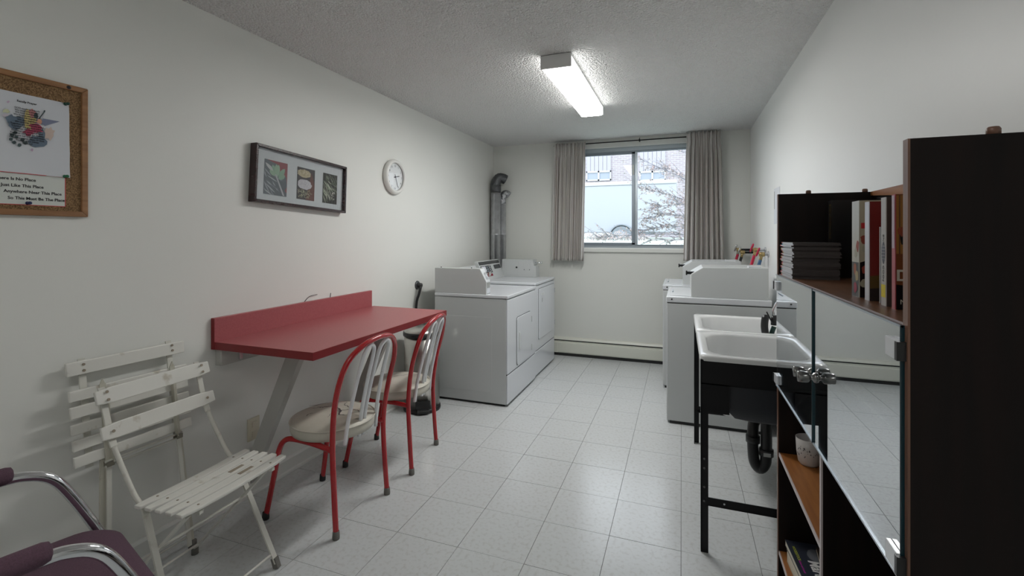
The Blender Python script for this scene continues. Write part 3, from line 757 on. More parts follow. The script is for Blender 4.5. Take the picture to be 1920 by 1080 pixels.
MB().box((XL + .001, cy0 + .02, .725), (XL + .042, cy1 - .05, .808)).build('wall_cleat', M['brace'], ct, bevel=.003)
for y in (1.73, 2.60):
    MB().box((XL + .042, y, .735), (XL + .045, y + .02, .808)).box((XL + .042, y, .805), (XL + .10, y + .02, .808)).build('angle_bracket', M['chrome'], ct)
for y in (1.82, 2.60):
    MB().prism([(-1.845, .808), (-1.752, .808), (XL + .015, .06), (XL + .001, .06), (XL + .001, .20)], 'Y', y, y + .038).build('brace', M['brace'], ct, bevel=.003)
wr = tag(MB().tube([(XL + .003, 2.20, .955), (XL + .006, 2.24, .985), (XL + .01, 2.30, .99)], .0018, 6, sub=4).tube([(XL + .003, 2.42, .955), (XL + .008, 2.42, .985)], .002, 6).build('wire_end', M['black']), 'bit of loose wire sticking up behind the red backsplash', 'wire')
ol = thing('wall_outlet', 'ivory wall outlet half hidden behind the counter brace', 'outlet', (XL, 1.85, .335))
MB().box((XL, 1.812, .278), (XL + .006, 1.885, .395)).build('cover_plate', M['beige'], ol, bevel=.002)
for z in (.31, .36): MB().box((XL + .006, 1.838, z - .014), (XL + .0085, 1.866, z + .014)).box((XL + .0085, 1.845, z - .004), (XL + .009, 1.848, z + .008)).build('socket', M['beige'], ol)

# dryer power outlet and cord
po_ = thing('dryer_outlet', 'round black wall plug with thick cord above the bin', 'outlet', (XL, 3.48, .93))
MB().lathe([(0, .012), (.030, .012), (.036, .008), (.038, 0)], (XL, 3.475, .93), 'X', 20).build('wall_plate', M['tape'], po_)
MB().lathe([(0, .05), (.018, .045), (.022, .012)], (XL, 3.475, .93), 'X', 14).tube([(XL + .035, 3.47, .93), (XL + .05, 3.45, .915), (XL + .045, 3.43, .86), (XL + .025, 3.42, .76), (XL + .02, 3.42, .45), (XL + .02, 3.425, .02)], .011, 8, sub=4).build('cord', M['black'], po_)

# ------------------------------------------------------------------ steel bin
bn = thing('step_bin', 'brushed steel pedal bin with black rim between counter and dryer', 'bin', (-1.915, 3.205, 0))
c = (-1.915, 3.205, 0)
MB().lathe([(0, .02), (.136, .02), (.137, .58), (0, .58)], c, 'Z', 40).build('body', M['steel'], bn)
MB().lathe([(0, 0), (.143, 0), (.145, .012), (.143, .028), (.136, .030)], c, 'Z', 40).build('base_ring', M['black'], bn)
MB().lathe([(.137, .575), (.145, .577), (.147, .592), (.145, .606), (.135, .608)], c, 'Z', 40).build('rim', M['black'], bn)
MB().lathe([(.138, .604), (.130, .622), (.09, .640), (.04, .648), (0, .650)], c, 'Z', 40).build('lid', M['steel'], bn)
ang = Vector((.55, -.83, 0)).normalized(); cc = Vector(c)
MB().bar(cc + ang * .12 + Vector((0, 0, .035)), cc + ang * .165 + Vector((0, 0, .02)), .09, .03).build('pedal', M['black'], bn, bevel=.005)
MB().bar(cc + ang * .133 + Vector((0, 0, .07)), cc + ang * .141 + Vector((0, 0, .07)), .11, .06).build('pedal_housing', M['black'], bn, bevel=.004)

# ------------------------------------------------------------------ red chairs
def red_chair(label, loc, rz):
    c = thing('red_chair', label, 'chair', loc, rz, 'red tube chairs at the counter')
    r = .0128
    up = [(.205, .192, .012), (.192, .189, .20), (.184, .190, .40), (.205, .203, .58), (.238, .205, .71), (.262, .178, .795), (.285, .115, .848), (.298, .04, .868)]
    pts = up + [(x, -y, z) for x, y, z in up[::-1]]
    MB().tube(pts, r, 12, sub=5).build('back_frame', M['red_paint'], c, world=False)
    for s in (1, -1):
        MB().tube([(.186, s * .188, .385), (.08, s * .172, .392), (-.06, s * .160, .392), (-.118, s * .163, .380), (-.150, s * .168, .330), (-.175, s * .176, .20), (-.212, s * .188, .012)], r, 12, sub=5).build('leg', M['red_paint'], c, world=False)
        for (x, y, k, m_) in ((.205, .192, 0, M['brass']), (-.212, .188, 1, M['black_rubber'])):
            MB().lathe([(0, 0), (.0155, 0), (.0165, .010), (.0150, .034), (.0128, .036)], (x, s * y, 0), 'Z', 14).build('foot_cap', M['rubber'] if k == 0 else m_, c, world=False)
        xs = lambda z: .184 + (max(z - .40, 0) / .47) ** 1.35 * .112
        hp = [(s * .116, .385), (s * .108, .50), (s * .100, .66), (s * .097, .78), (s * .088, .825), (s * .060, .845), (s * .030, .825), (s * .020, .78), (s * .017, .66), (s * .015, .50), (s * .014, .385)]
        MB().tube([(xs(z) + .006, y, z) for y, z in hp], .0092, 10, sub=4).build('back_loop', M['white_tube'], c, world=False)
    MB().tube([(.06, .172, .388), (.06, -.172, .388)], .009, 8).tube([(-.07, .160, .388), (-.07, -.160, .388)], .009, 8).build('seat_rail', M['red_paint'], c, world=False)
    cx = .025; rr = .198
    prof = [(0, .402), (rr - .02, .402), (rr - .004, .408), (rr, .425), (rr, .448), (rr - .004, .456), (rr - .03, .468), (rr - .08, .478), (.05, .480), (0, .479)]
    st = MB().lathe(prof, (cx, 0, 0), 'Z', 48)
    so = st.build('seat', M['vinyl'], c, world=False)
    ring = [(cx + (rr + .0005) * math.cos(a), (rr + .0005) * math.sin(a), .455) for a in [k * math.pi / 24 for k in range(49)]]
    MB().tube(ring, .004, 8, cap=False).build('piping', M['vinyl'], so, world=False)
    return c, so, cx
def rip(seat, pts, w, seed):
    r = random.Random(seed); P = spline([Vector(p) for p in pts], 5); vs = []
    for i, p in enumerate(P):
        d = (P[min(i + 1, len(P) - 1)] - P[max(i - 1, 0)]).normalized(); n = Vector((-d.y, d.x, 0))
        j = r.uniform(-.004, .004); ww = w * 1.7 * r.uniform(.4, 1.2) * math.sin(math.pi * (i + .5) / (len(P)))
        vs += [p + n * (j + ww), p + n * (j - ww)]
    fs = [(2 * i, 2 * i + 2, 2 * i + 3, 2 * i + 1) for i in range(len(P) - 1)]
    MB().add(vs, fs).build('tear', M['crack'], seat, world=False)
zt = lambda x, y, cx=.025: .4825 - max(0, (math.hypot(x - cx, y) - .06)) ** 2 * .62
def R3(l): return [(x, y, zt(x, y)) for x, y in l]
c1, s1_, _ = red_chair('red tube chair with a torn cream seat, nearer the folding chairs', (-1.655, 1.883, 0), 0)
rip(s1_, R3([(-.115, -.02), (-.08, .01), (-.06, .02), (-.02, .055), (0, .06)]), .0022, 1)
rip(s1_, R3([(-.05, -.10), (-.06, -.075), (-.045, -.06)]), .0014, 2)
rip(s1_, R3([(.13, -.02), (.09, -.03), (.05, .02), (0, .05), (-.05, .12)]), .004, 3)
rip(s1_, R3([(.08, .06), (.02, .09), (.0, .13)]), .0018, 5)
c2, s2_, _ = red_chair('red tube chair with a creased cream seat in front of the steel bin', (-1.668, 2.454, 0), R(8.2))
rip(s1_, R3([(-.16, .03), (-.12, .045), (-.09, .09)]), .0016, 6)
rip(s1_, R3([(.16, .03), (.12, .05), (.07, .03), (.04, -.02), (.06, -.08)]), .002, 7)
rip(s2_, R3([(-.10, -.02), (-.03, .0), (.04, .05), (.10, .09)]), .0016, 4)

# ------------------------------------------------------------------ folding bistro chairs
fch = thing('folding_chair', 'open white slatted folding chair with worn seat slats', 'chair', (-1.735, 1.250, 0), R(2), 'white slatted folding chairs')
def lp(name, mb, m=None, par=None, **k): return mb.build(name, m or M['chair_white'], par or fch, world=False, **k)
for s in (1, -1):
    y = s * .178
    b = MB().bar((-.218, y, .812), (-.172, y, .655), .020, .006, up=(1, 0, 0)).bar((-.172, y, .655), (-.150, y, .61), .022, .006, up=(1, 0, 0))
    b.tube([(-.150, y, .612), (-.125, y, .57), (-.06, y, .475), (-.028, y, .44), (0, y, .425)], .0085, 8, sub=3)
    lp('back_stile', b)
    b = MB().bar((0, y, .43), (.19, s * .205, .02), .020, .008, up=(1, 0, 0))
    lp('front_leg', b); lp('foot_cap', MB().bar((.180, s * .204, .04), (.193, s * .206, .0), .020, .022), M['rubber'])
    b = MB().bar((.185, s * .165, .420), (-.205, s * .165, .025), .018, .008, up=(1, 0, 0))
    lp('rear_leg', b); lp('foot_cap', MB().lathe([(0, 0), (.014, 0), (.014, .026), (0, .028)], (-.207, s * .165, 0), 'Z', 10), M['rubber'])
    lp('seat_bearer', MB().bar((-.005, s * .15, .424), (.228, s * .15, .434), .014, .012))
lp('stretcher', MB().tube([(.062, -.185, .292), (.062, .185, .292)], .0052, 8)); lp('stretcher', MB().tube([(.172, -.203, .055), (.172, .203, .055)], .0045, 8))
lp('stretcher', MB().tube([(-.175, -.165, .055), (-.175, .165, .055)], .0045, 8)); lp('hinge_rod', MB().tube([(-.004, -.185, .430), (-.004, .185, .430)], .005, 8))
for s in (1, -1): lp('hinge', MB().bar((-.012, s * .172, .436), (.012, s * .150, .437), .018, .006), M['hinge_grime'])
def curved_slat(x0, x1, zc, L, bow, th, tilt=0, n=8):      # runs along y, bowed
    rings = []
    for k in range(n + 1):
        y = -L / 2 + L * k / n; dz = bow * (2 * y / L) ** 2
        e = .006 if k in (0, n) else 0
        rings.append([(x0 + e, y, zc + dz), (x1 - e, y, zc + dz + tilt), (x1 - e, y, zc + dz + tilt + th), (x0 + e, y, zc + dz + th)])
    return MB().loft(rings, smooth=False, cap0=True, cap1=True)
for k in range(5):
    x0 = .004 + k * .0475
    sl_ = lp('seat_slat', curved_slat(x0, x0 + .039, .437 + k * .0012, .435, .006, .012), M['slat_white'], bevel=.003)
    for s in (1, -1): MB().lathe([(0, .0), (.004, 0), (.004, .0016), (0, .002)], (x0 + .02, s * .150, .4515 + k * .0012), 'Z', 8).build('screw', M['rust'], sl_, world=False)
    if k in (2, 3): MB().box((x0 + .010, .05, .4492 + k * .0012), (x0 + .026, .16, .4506 + k * .0012)).build('worn_patch', M['rust'], sl_, world=False)
def rail(xa, za, xb, zb, name='back_rail'):               # slat across the back, lying in the tilted back plane
    p = Vector((xa, 0, za)); q = Vector((xb, 0, zb)); d = (q - p).normalized(); n = Vector((-d.z, 0, d.x)) * -1
    rings = []
    L = .425
    for k in range(9):
        y = -L / 2 + L * k / 8; bow = .010 * (1 - (2 * y / L) ** 2)
        e = .005 if k in (0, 8) else 0
        off = n * (.004 - bow + .01)
        c0 = p + d * e + off; c1 = q - d * e + off
        rings.append([(c.x, y, c.z) for c in (c0, c1, c1 + n * .012, c0 + n * .012)])
    o = lp(name, MB().loft(rings, smooth=False, cap0=True, cap1=True), M['slat_white'], bevel=.003)
    return o, p, q, n
for (xa, za, xb, zb, zz) in ((-.200, .752, -.217, .806, 2), (-.170, .632, -.186, .684, 1)):
    o, p, q, n = rail(xa, za, xb, zb)
    for s in (1, -1):
        for t in ((.25, .75) if zz == 2 else (.5,)):
            c = p.lerp(q, t) + n * .0275; MB().tube([(c.x, s * .178, c.z), (c.x + n.x * .002, s * .178, c.z + n.z * .002)], .0052, 10).build('screw', M['rust'], o, world=False)

fo = thing('folding_chair', 'folded white slatted chair leaning flat against the wall', 'chair', (-2.02, 1.245, 0), 0, 'white slatted folding chairs')
X = lambda z: -1.985 - .115 * z / .88
y0, y1 = 1.033, 1.458
def fb(name, mb, m=None, par=None, **k): return mb.build(name, m or M['chair_white'], par or fo, **k)
o = fb('back_rail', MB().add([(X(.84) + .002, y0, .842), (X(.84) + .002, y1, .835), (X(.888) + .002, y1, .886), (X(.888) + .002, y0, .891), (X(.84) + .014, y0, .842), (X(.84) + .014, y1, .835), (X(.888) + .014, y1, .886), (X(.888) + .014, y0, .891)],
   [(3, 2, 1, 0), (4, 5, 6, 7), (0, 1, 5, 4), (1, 2, 6, 5), (2, 3, 7, 6), (3, 0, 4, 7)]), M['slat_white'], bevel=.003)
for y in (1.085, 1.405):
    for z in (.855, .877): MB().tube([(X(z) + .014, y, z), (X(z) + .017, y, z)], .005, 8).build('screw', M['rust'], o)
for y in (1.088, 1.402):
    fb('back_stile', MB().bar((X(.90) - .004, y, .895), (X(.50) - .004, y, .50), .022, .006, up=(1, 0, 0)))
for k, (za, zb_) in enumerate(((.751, .790), (.692, .733), (.634, .671), (.577, .616), (.519, .558))):
    fb('seat_slat', MB().add([(X(za) + .008, y0, za), (X(za) + .008, y1, za - .006), (X(zb_) + .008, y1, zb_ - .006), (X(zb_) + .008, y0, zb_), (X(za) + .019, y0, za), (X(za) + .019, y1, za - .006), (X(zb_) + .019, y1, zb_ - .006), (X(zb_) + .019, y0, zb_)],
       [(3, 2, 1, 0), (4, 5, 6, 7), (0, 1, 5, 4), (1, 2, 6, 5), (2, 3, 7, 6), (3, 0, 4, 7)]), M['slat_white'], bevel=.003)
for s, y in ((-1, 1.135), (1, 1.392)):
    b = MB().bar((X(.79) + .022, y, .792), (X(.50) + .022, y, .50), .020, .004, up=(1, 0, 0)).bar((X(.79) + .030, y - s * .009, .775), (X(.50) + .030, y - s * .009, .50), .003, .018, up=(1, 0, 0))
    b.prism([(y - .010, .788), (y + .010, .788), (y, .812)], 'X', X(.79) + .019, X(.79) + .023)
    fb('seat_bearer', b, M['chair_shade'])
    fb('hinge', MB().box((X(.5) + .01, y - .012, .488), (X(.5) + .035, y + .012, .506)), M['hinge_grime'])
    fb('leg', MB().bar((X(.52) + .010, y + s * .012, .52), (-1.998, y + s * .040, .02), .018, .007, up=(1, 0, 0)), M['chair_shade'])
    fb('leg', MB().bar((X(.52) + .024, y, .50), (-1.988, y + s * .022, .02), .016, .007, up=(1, 0, 0)))
    fb('foot_cap', MB().lathe([(0, 0), (.016, 0), (.016, .03), (0, .034)], (-1.996, y + s * .040, 0), 'Z', 12), M['rubber'])
for dz in (0, .018): fb('stretcher', MB().tube([(X(.5) + .028, 1.12, .490 + dz), (X(.5) + .028, 1.405, .490 + dz)], .0045, 8))
fb('stretcher', MB().tube([(-1.995, 1.10, .06), (-1.995, 1.42, .06)], .0042, 8)); fb('stretcher', MB().tube([(-1.988, 1.11, .085), (-1.988, 1.41, .085)], .0042, 8))

# ------------------------------------------------------------------ plum armchair
pc = thing('armchair', 'plum fabric armchair with chrome tube arms at the lower left', 'chair', (-1.545, .655, 0), R(-17))
def pb(name, mb, m, par=None, **k): return mb.build(name, m, par or pc, world=False, **k)
hw = .25
rings = []
for z, ins in ((.355, .05), (.362, .02), (.385, .004), (.42, 0), (.445, .008), (.460, .03), (.468, .07), (.470, .14)):
    rings.append([(x, y, zz - .012 * max(0, (y - .1) / .15) ** 2) for x, y, zz in rrect(-hw + ins, hw - ins, -.25 + ins, .262 - ins, max(.02, .085 - ins * .3), z, 7)])
pb('seat', MB().loft(rings, cap0=True, cap1=True), M['purple'])
pb('seam', MB().tube([(-.215, -.10, .4655), (.215, -.10, .4655)], .0012, 5), M['black'])
rb = []
for z, ins in ((.50, .03), (.52, 0), (.70, 0), (.85, .01), (.90, .05)):
    rb.append([(x, y - .06 * (z - .5), z) for x, y, _ in rrect(-.235 + ins, .235 - ins, -.31 + ins * .4, -.24 - ins * .4, .025, z, 5)])
pb('backrest', MB().loft(rb, cap0=True, cap1=True), M['purple'])
for s in (1, -1):
    x = s * .268
    t = [(x, -.30, .60), (x, -.27, .645), (x, -.20, .655), (x, .0, .662), (x, .065, .655), (x, .115, .625), (x, .155, .56), (x, .21, .44), (x, .265, .30), (x, .30, .06), (x, .28, .016), (x, .22, .013), (x, -.22, .013), (x, -.28, .016), (x, -.30, .06), (x, -.30, .60)]
    ar = pb('arm_tube', MB().tube(t, .0145, 14, sub=5), M['chrome'])
    rr_ = []
    for y, k in ((-.24, .5), (-.232, .85), (-.20, 1), (-.03, 1), (.018, .95), (.030, .80), (.034, .45)):
        rr_.append([(x + .028 * k * math.cos(a), y, .668 + .024 * k * math.sin(a) + (y + .2) * .03) for a in [2 * math.pi * i / 16 for i in range(16)]])
    pb('arm_pad', MB().loft(rr_, cap0=True, cap1=True), M['purple'], ar)
pb('cross_tube', MB().tube([(-.268, .12, .352), (.268, .12, .352)], .011, 10), M['chrome']); pb('cross_tube', MB().tube([(-.268, -.20, .352), (.268, -.20, .352)], .011, 10), M['chrome'])
pb('seat_link', MB().tube([(-.268, .245, .352), (-.20, .20, .352)], .010, 8).tube([(.268, .245, .352), (.20, .20, .352)], .010, 8), M['chrome'])
pb('back_link', MB().tube([(-.268, -.30, .58), (-.20, -.275, .58)], .010, 8).tube([(.268, -.30, .58), (.20, -.275, .58)], .010, 8), M['chrome'])

# ------------------------------------------------------------------ cork board with papers
ck = thing('cork_board', 'cork notice board in an oak frame on the left wall', 'board', (XL, .78, 1.42))
ky0, ky1, kz0, kz1 = .42, 1.112, 1.424, 1.908; fw = .020
MB().box((XL + .001, ky0 + .01, kz0 + .01), (XL + .010, ky1 - .01, kz1 - .01)).build('cork', M['cork'], ck)
def fr(a, c): MB().prism(a, 'X', XL + .001, XL + .018).build('frame_rail', M['oak'], ck, bevel=.003)
fr([(ky0, kz0), (ky1, kz0), (ky1 - fw, kz0 + fw), (ky0 + fw, kz0 + fw)], 0); fr([(ky0, kz1), (ky1, kz1), (ky1 - fw, kz1 - fw), (ky0 + fw, kz1 - fw)], 0)
fr([(ky0, kz0), (ky0, kz1), (ky0 + fw, kz1 - fw), (ky0 + fw, kz0 + fw)], 0); fr([(ky1, kz0), (ky1, kz1), (ky1 - fw, kz1 - fw), (ky1 - fw, kz0 + fw)], 0)
MB().lathe([(0, .003), (.006, .002), (.007, 0)], (XL + .018, 1.052, 1.897), 'X', 12).build('frame_screw', M['black'], ck)
xp = XL + .012
nt = thing('pinned_note', 'red-bordered white note with four lines of black print on the cork board', 'note', (xp, .9, 1.46))
MB().box((xp - .002, .765, 1.459), (xp - .001, 1.046, 1.585)).build('sheet', M['paper_cream'], nt)
b = MB(); t_ = .0022
b.box((xp - .001, .765, 1.459), (xp - .0006, 1.046, 1.459 + t_)).box((xp - .001, 1.046 - t_, 1.459), (xp - .0006, 1.046, 1.585)).box((xp + .0019, .862, 1.5655), (xp + .0022, 1.046, 1.5655 + t_))
b.build('border', M['ink_red'], nt)
for s, yr, z in (('There Is No Place', .962, 1.542), ('Just Like This Place', .983, 1.520), ('Anywhere Near This Place', 1.034, 1.4995), ('So This Must Be The Place', 1.043, 1.4775)):
    text(s, .0142, M['ink'], nt, (xp - .0003, yr, z), '+X', 'RIGHT', bold=.00025, sx=1.0)
pp = thing('pinned_poem', 'white sheet with a printed poem over a colourful paint splash pinned on the cork board', 'poster', (xp, .95, 1.565))
rg = []
for j in range(7):
    z = 1.838 - .272 * j / 6
    rg.append([(xp + .0005 + .0025 * (i / 10) ** 2 * math.sin(j * 1.2) ** 2 + (.001 if j == 6 else 0), .842 + .2125 * i / 10 + (.003 * j / 6), z) for i in range(11)])
vs = [v for r_ in rg for v in r_]
MB().add(vs, [(j * 11 + i, j * 11 + i + 1, (j + 1) * 11 + i + 1, (j + 1) * 11 + i) for j in range(6) for i in range(10)], True).build('sheet', M['paper'], pp)
xq = xp + .0036
def onleft(px, py, Xp=xq):
    a = math.atan((px - 960) / 875) - R(19.95); Y = Xp / math.tan(a); d = -Xp * math.sin(R(19.95)) + Y * math.cos(R(19.95))
    return Y, 1.355 + (441.5 - py) / 875 * d
prn = MB(); lvl = [0]
def blob(m, pts, par=None):
    lvl[0] += 1; x = xq + lvl[0] * .00005
    q = [onleft(*p) for p in pts]; prn.use(m).add([(x, y, z) for y, z in q], [list(range(len(q)))])
def splat(m, cx, cy, rx, ry, seed, n=14, j=.35):
    r = random.Random(seed); blob(m, [(cx + rx * (1 + r.uniform(-j, j)) * math.cos(2 * math.pi * k / n), cy + ry * (1 + r.uniform(-j, j)) * math.sin(2 * math.pi * k / n)) for k in range(n)])
blue = flat(.12, .17, .23); dgreen = flat(.05, .08, .085); pink = flat(.45, .06, .12); yel = flat(.62, .50, .20); purp = flat(.20, .22, .32); peach = flat(.62, .50, .44)
splat(flat(.58, .60, .40), 12, 208, 7, 4, 1); splat(flat(.60, .45, .60), 15, 191, 2.5, 2.2, 2, 8); splat(flat(.55, .4, .55), 60, 281, 2.5, 3, 9, 8)
splat(peach, 93, 250, 9, 12, 3); splat(flat(.60, .55, .62), 10, 216, 6, 2.5, 6)
splat(blue, 30, 230, 16, 13, 4, 12, .22); blob(blue, [(10, 220), (22, 214), (30, 224), (24, 236), (14, 230)])
splat(blue, 70, 265, 18, 11, 5, 14, .2); splat(blue, 78, 255, 8, 12, 8)
splat(yel, 55, 222, 13, 19, 12); splat(pink, 66, 243, 14, 9, 13, 16, .5); splat(pink, 54, 248, 10, 6, 14, 14, .5); splat(flat(.55, .22, .22), 60, 212, 6, 8, 15)
blob(purp, [(80, 222), (112, 228), (84, 236), (76, 231)]); splat(flat(.62, .30, .20), 74, 228, 5, 5, 16)
splat(dgreen, 67, 217, 3.5, 6, 17); blob(dgreen, [(72, 222), (82, 209), (84, 210), (74, 223)]); splat(dgreen, 83, 209, 2, 2, 18, 8)
for k, (a, b_) in enumerate(((22, 253), (20, 261), (28, 249), (30, 257), (26, 267), (36, 272), (42, 262), (47, 268))): splat(dgreen, a, b_, 4, 3.2, 20 + k, 10, .15)
prn.build('painted_splash', None, pp)
lines = ['GOD made us a family', 'We need one another', 'We love one another', 'We forgive one another', 'We work together', 'We play together', 'We worship together', "Together we use God's word", 'Together we grow in Christ', 'Together we love all men', 'Together we serve our God', 'Together we hope for Heaven', 'These are our hopes and ideals', 'Help us to attain them, O God,', 'through Jesus Christ', 'our Lord']
yc, z0 = onleft(50, 203)
text('Family Prayer', .0095, M['ink'], pp, (xq + .002, yc, onleft(50, 194)[1]), '+X', bold=.0002)
for k, s in enumerate(lines): text(s, .0072, M['ink'], pp, (xq + .002, yc + .001, z0 - .006 - k * .0078), '+X', bold=.0001)
def pin(y, z, m, lab):
    p = thing('push_pin', lab, 'pin', (xp + .002, y, z))
    MB().lathe([(0, .018), (.0052, .017), (.0055, .013), (.0035, .010), (.0035, .004), (.006, .001), (.006, 0), (0, 0)], (xp + .0035, y, z), 'X', 12).build('pin_head', m, p)
    MB().tube([(xp - .006, y, z), (xp + .004, y, z)], .0008, 5).build('pin_needle', M['chrome'], p)
pin(1.043, 1.834, flat(.01, .06, .04, .3), 'dark green push pin at the top corner of the poem sheet')
pin(1.041, 1.570, flat(.01, .14, .06, .3), 'bright green push pin where the poem overlaps the note')
pin(.938, 1.466, flat(.01, .02, .09, .3), 'navy push pin at the bottom edge of the note')

# ------------------------------------------------------------------ picture with three prints
pf = thing('picture_frame', 'dark wooden frame holding three herb photographs in a pale mat', 'picture', (XL, 2.2, 1.66))
XF = XL + .045
def wp(u, v, x):                            # frame coordinates (0..1 across, 0..1 up) -> world, frame hangs slightly tilted
    TL, TR, BR, BL = (1.832, 1.841), (2.533, 1.808), (2.521, 1.501), (1.816, 1.532)
    y = (TL[0] * (1 - u) + TR[0] * u) * v + (BL[0] * (1 - u) + BR[0] * u) * (1 - v)
    z = (TL[1] * (1 - u) + TR[1] * u) * v + (BL[1] * (1 - u) + BR[1] * u) * (1 - v)
    return (x, y, z)
def slab(mb, quad, x0, x1):
    return mb.add([wp(u, v, x0) for u, v in quad] + [wp(u, v, x1) for u, v in quad], [tuple(range(len(quad)))[::-1], tuple(range(len(quad), 2 * len(quad)))] + [(i, (i + 1) % len(quad), len(quad) + (i + 1) % len(quad), len(quad) + i) for i in range(len(quad))])
a, c = .022, .052
for q in (((0, 0), (1, 0), (1 - a, c), (a, c)), ((0, 1), (1, 1), (1 - a, 1 - c), (a, 1 - c)), ((0, 0), (0, 1), (a, 1 - c), (a, c)), ((1, 0), (1, 1), (1 - a, 1 - c), (1 - a, c))):
    slab(MB(), q, XL + .001, XF).build('frame_rail', M['frame_dark'], pf, bevel=.003)
mb_ = slab(MB(), ((.02, .05), (.98, .05), (.98, .95), (.02, .95)), XL + .002, XL + .022).build('mat_board', M['mat_board'], pf)
slab(MB(), ((.021, .051), (.979, .051), (.979, .949), (.021, .949)), XF - .012, XF - .010).build('glass_pane', M['picture_glass'], pf)
rp = random.Random(21)
def art(u0, u1, v0, v1, basecol, fn):
    ph_ = slab(MB(), ((u0, v0), (u1, v0), (u1, v1), (u0, v1)), XL + .0225, XL + .0235).build('photograph', flat(*basecol), pf)
    m = MB(); lev = [0]
    def poly(mat_, pts):
        lev[0] += 1; x = XL + .0237 + lev[0] * .00002
        pts = [(min(max(p[0], 0), 1), min(max(p[1], 0), 1)) for p in pts]
        m.use(mat_).add([wp(u0 + p[0] * (u1 - u0), v0 + p[1] * (v1 - v0), x) for p in pts], [tuple(range(len(pts)))])
    fn(poly); m.build('print', None, ph_)
def leafp(poly, m, x, y, L, w, ang):
    ca, sa = math.cos(R(ang)), math.sin(R(ang)); pts = []
    for t, s in ((0, 0), (.3, .8), (.6, 1), (.85, .6), (1, 0), (.85, -.6), (.6, -1), (.3, -.8)):
        px, py = t * L, s * w / 2; pts.append((x + px * ca - py * sa * 1.0, y + (px * sa + py * ca) * .7))
    poly(m, pts)
def art1(poly):
    poly(flat(.24, .06, .07), [(0.1, 1), (1, 1), (1, .1), (.75, .3), (.6, .9)])
    poly(flat(.09, .11, .13), [(.65, .55), (.95, .6), (1, .3), (.8, .05), (.6, .35)])
    for k in range(26): leafp(poly, flat(*rp.choice([(.30, .33, .36), (.20, .23, .26), (.12, .14, .16), (.40, .43, .45)])), rp.uniform(-.1, .45), rp.uniform(0, .8), rp.uniform(.3, .6), .05, rp.uniform(-70, -20))
    for x, y, a_, L in ((.5, .5, 80, .6), (.5, .55, 110, .5), (.6, .5, 60, .55), (.55, .5, 95, .6), (.45, .55, 130, .35), (.62, .48, 40, .35)): leafp(poly, flat(*rp.choice([(.22, .36, .26), (.28, .42, .30)])), x, y, L, .20, a_)
    leafp(poly, flat(.48, .50, .50), .02, .9, .45, .14, -40); poly(flat(.42, .44, .46), [(.45, .6), (.5, .62), (.9, .02), (.82, .02)])
def heap(poly, m, x, y, rx, ry, sd):
    r = random.Random(sd); poly(m, [(x + rx * (1 + r.uniform(-.08, .08)) * math.cos(2 * math.pi * k / 20), y + ry * (1 + r.uniform(-.08, .08)) * math.sin(2 * math.pi * k / 20)) for k in range(20)])
def art2(poly):
    poly(flat(.13, .05, .04), [(.5, 0), (1, 0), (1, .5), (.8, .9)])
    heap(poly, flat(.50, .45, .30), .38, .82, .38, .13, 1); heap(poly, flat(.58, .58, .62), .42, .48, .40, .16, 2)
    for k in range(70):
        a_ = rp.uniform(0, 180); leafp(poly, flat(*rp.choice([(.55, .55, .40), (.40, .42, .28), (.10, .10, .07)])), .42 + rp.uniform(-.36, .32), .04 + rp.uniform(0, .22), rp.uniform(.08, .18), .02, a_)
    for k in range(40): leafp(poly, flat(*rp.choice([(.42, .37, .22), (.60, .55, .40)])), .38 + rp.uniform(-.3, .25), .82 + rp.uniform(-.08, .08), .1, .04, rp.uniform(0, 180))
    for k in range(40): leafp(poly, flat(*rp.choice([(.50, .50, .55), (.66, .66, .68)])), .42 + rp.uniform(-.3, .25), .48 + rp.uniform(-.1, .1), .08, .04, rp.uniform(0, 180))
def art3(poly):
    for k in range(60): leafp(poly, flat(*rp.choice([(.25, .29, .22), (.12, .15, .11), (.38, .42, .34)])), rp.uniform(0, .9), rp.uniform(.45, 1), rp.uniform(.15, .4), .022, rp.uniform(-60, -20))
    for k in range(45): leafp(poly, flat(*rp.choice([(.45, .50, .40), (.30, .36, .27), (.60, .62, .52)])), rp.uniform(-.05, .4), rp.uniform(.25, .75), rp.uniform(.2, .45), .03, rp.uniform(-75, -25))
    for k in range(18): leafp(poly, flat(*rp.choice([(.55, .55, .50), (.08, .08, .08)])), rp.uniform(.45, .8), rp.uniform(.1, .35), .12, .05, rp.uniform(0, 180))
art(.105, .325, .165, .775, (.10, .12, .14), art1); art(.43, .625, .165, .775, (.05, .045, .05), art2); art(.725, .905, .165, .775, (.035, .04, .035), art3)

# ------------------------------------------------------------------ clock
ckk = thing('wall_clock', 'round white wall clock right of the picture frame', 'clock', (XL, 3.115, 1.815))
C = (XL, 3.118, 1.812)
MB().lathe([(.130, .0), (.137, .010), (.138, .022), (.130, .034), (.118, .040), (.110, .037), (.106, .026)], C, 'X', 56).build('rim', M['clock_white'], ckk)
MB().lathe([(0, .020), (.108, .020)], C, 'X', 48).build('dial', M['dial'], ckk)
MB().lathe([(0, 0), (.130, .0), (.120, .012), (0, .012)], C, 'X', 48).build('clock_back', M['clock_white'], ckk)
for h in range(1, 13):
    a = R(90 - 30 * h); text(str(h), .024, M['tape'], ckk, (XL + .021, C[1] + .088 * math.cos(a), C[2] + .088 * math.sin(a) - .008), '+X', name='numeral')
def hand(deg, L, w, name, x):
    a = R(90 - deg); u = Vector((0, math.cos(a), math.sin(a)))
    c0 = Vector((x, C[1], C[2])); MB().bar(c0 - u * .02, c0 + u * L, .001, w, up=(1, 0, 0)).bar(c0 - u * .018, c0 + u * L * .98, w, .001, up=(1, 0, 0)).build(name, M['ink'], ckk)
hand(78, .055, .006, 'hour_hand', XL + .024); hand(158, .085, .004, 'minute_hand', XL + .026)
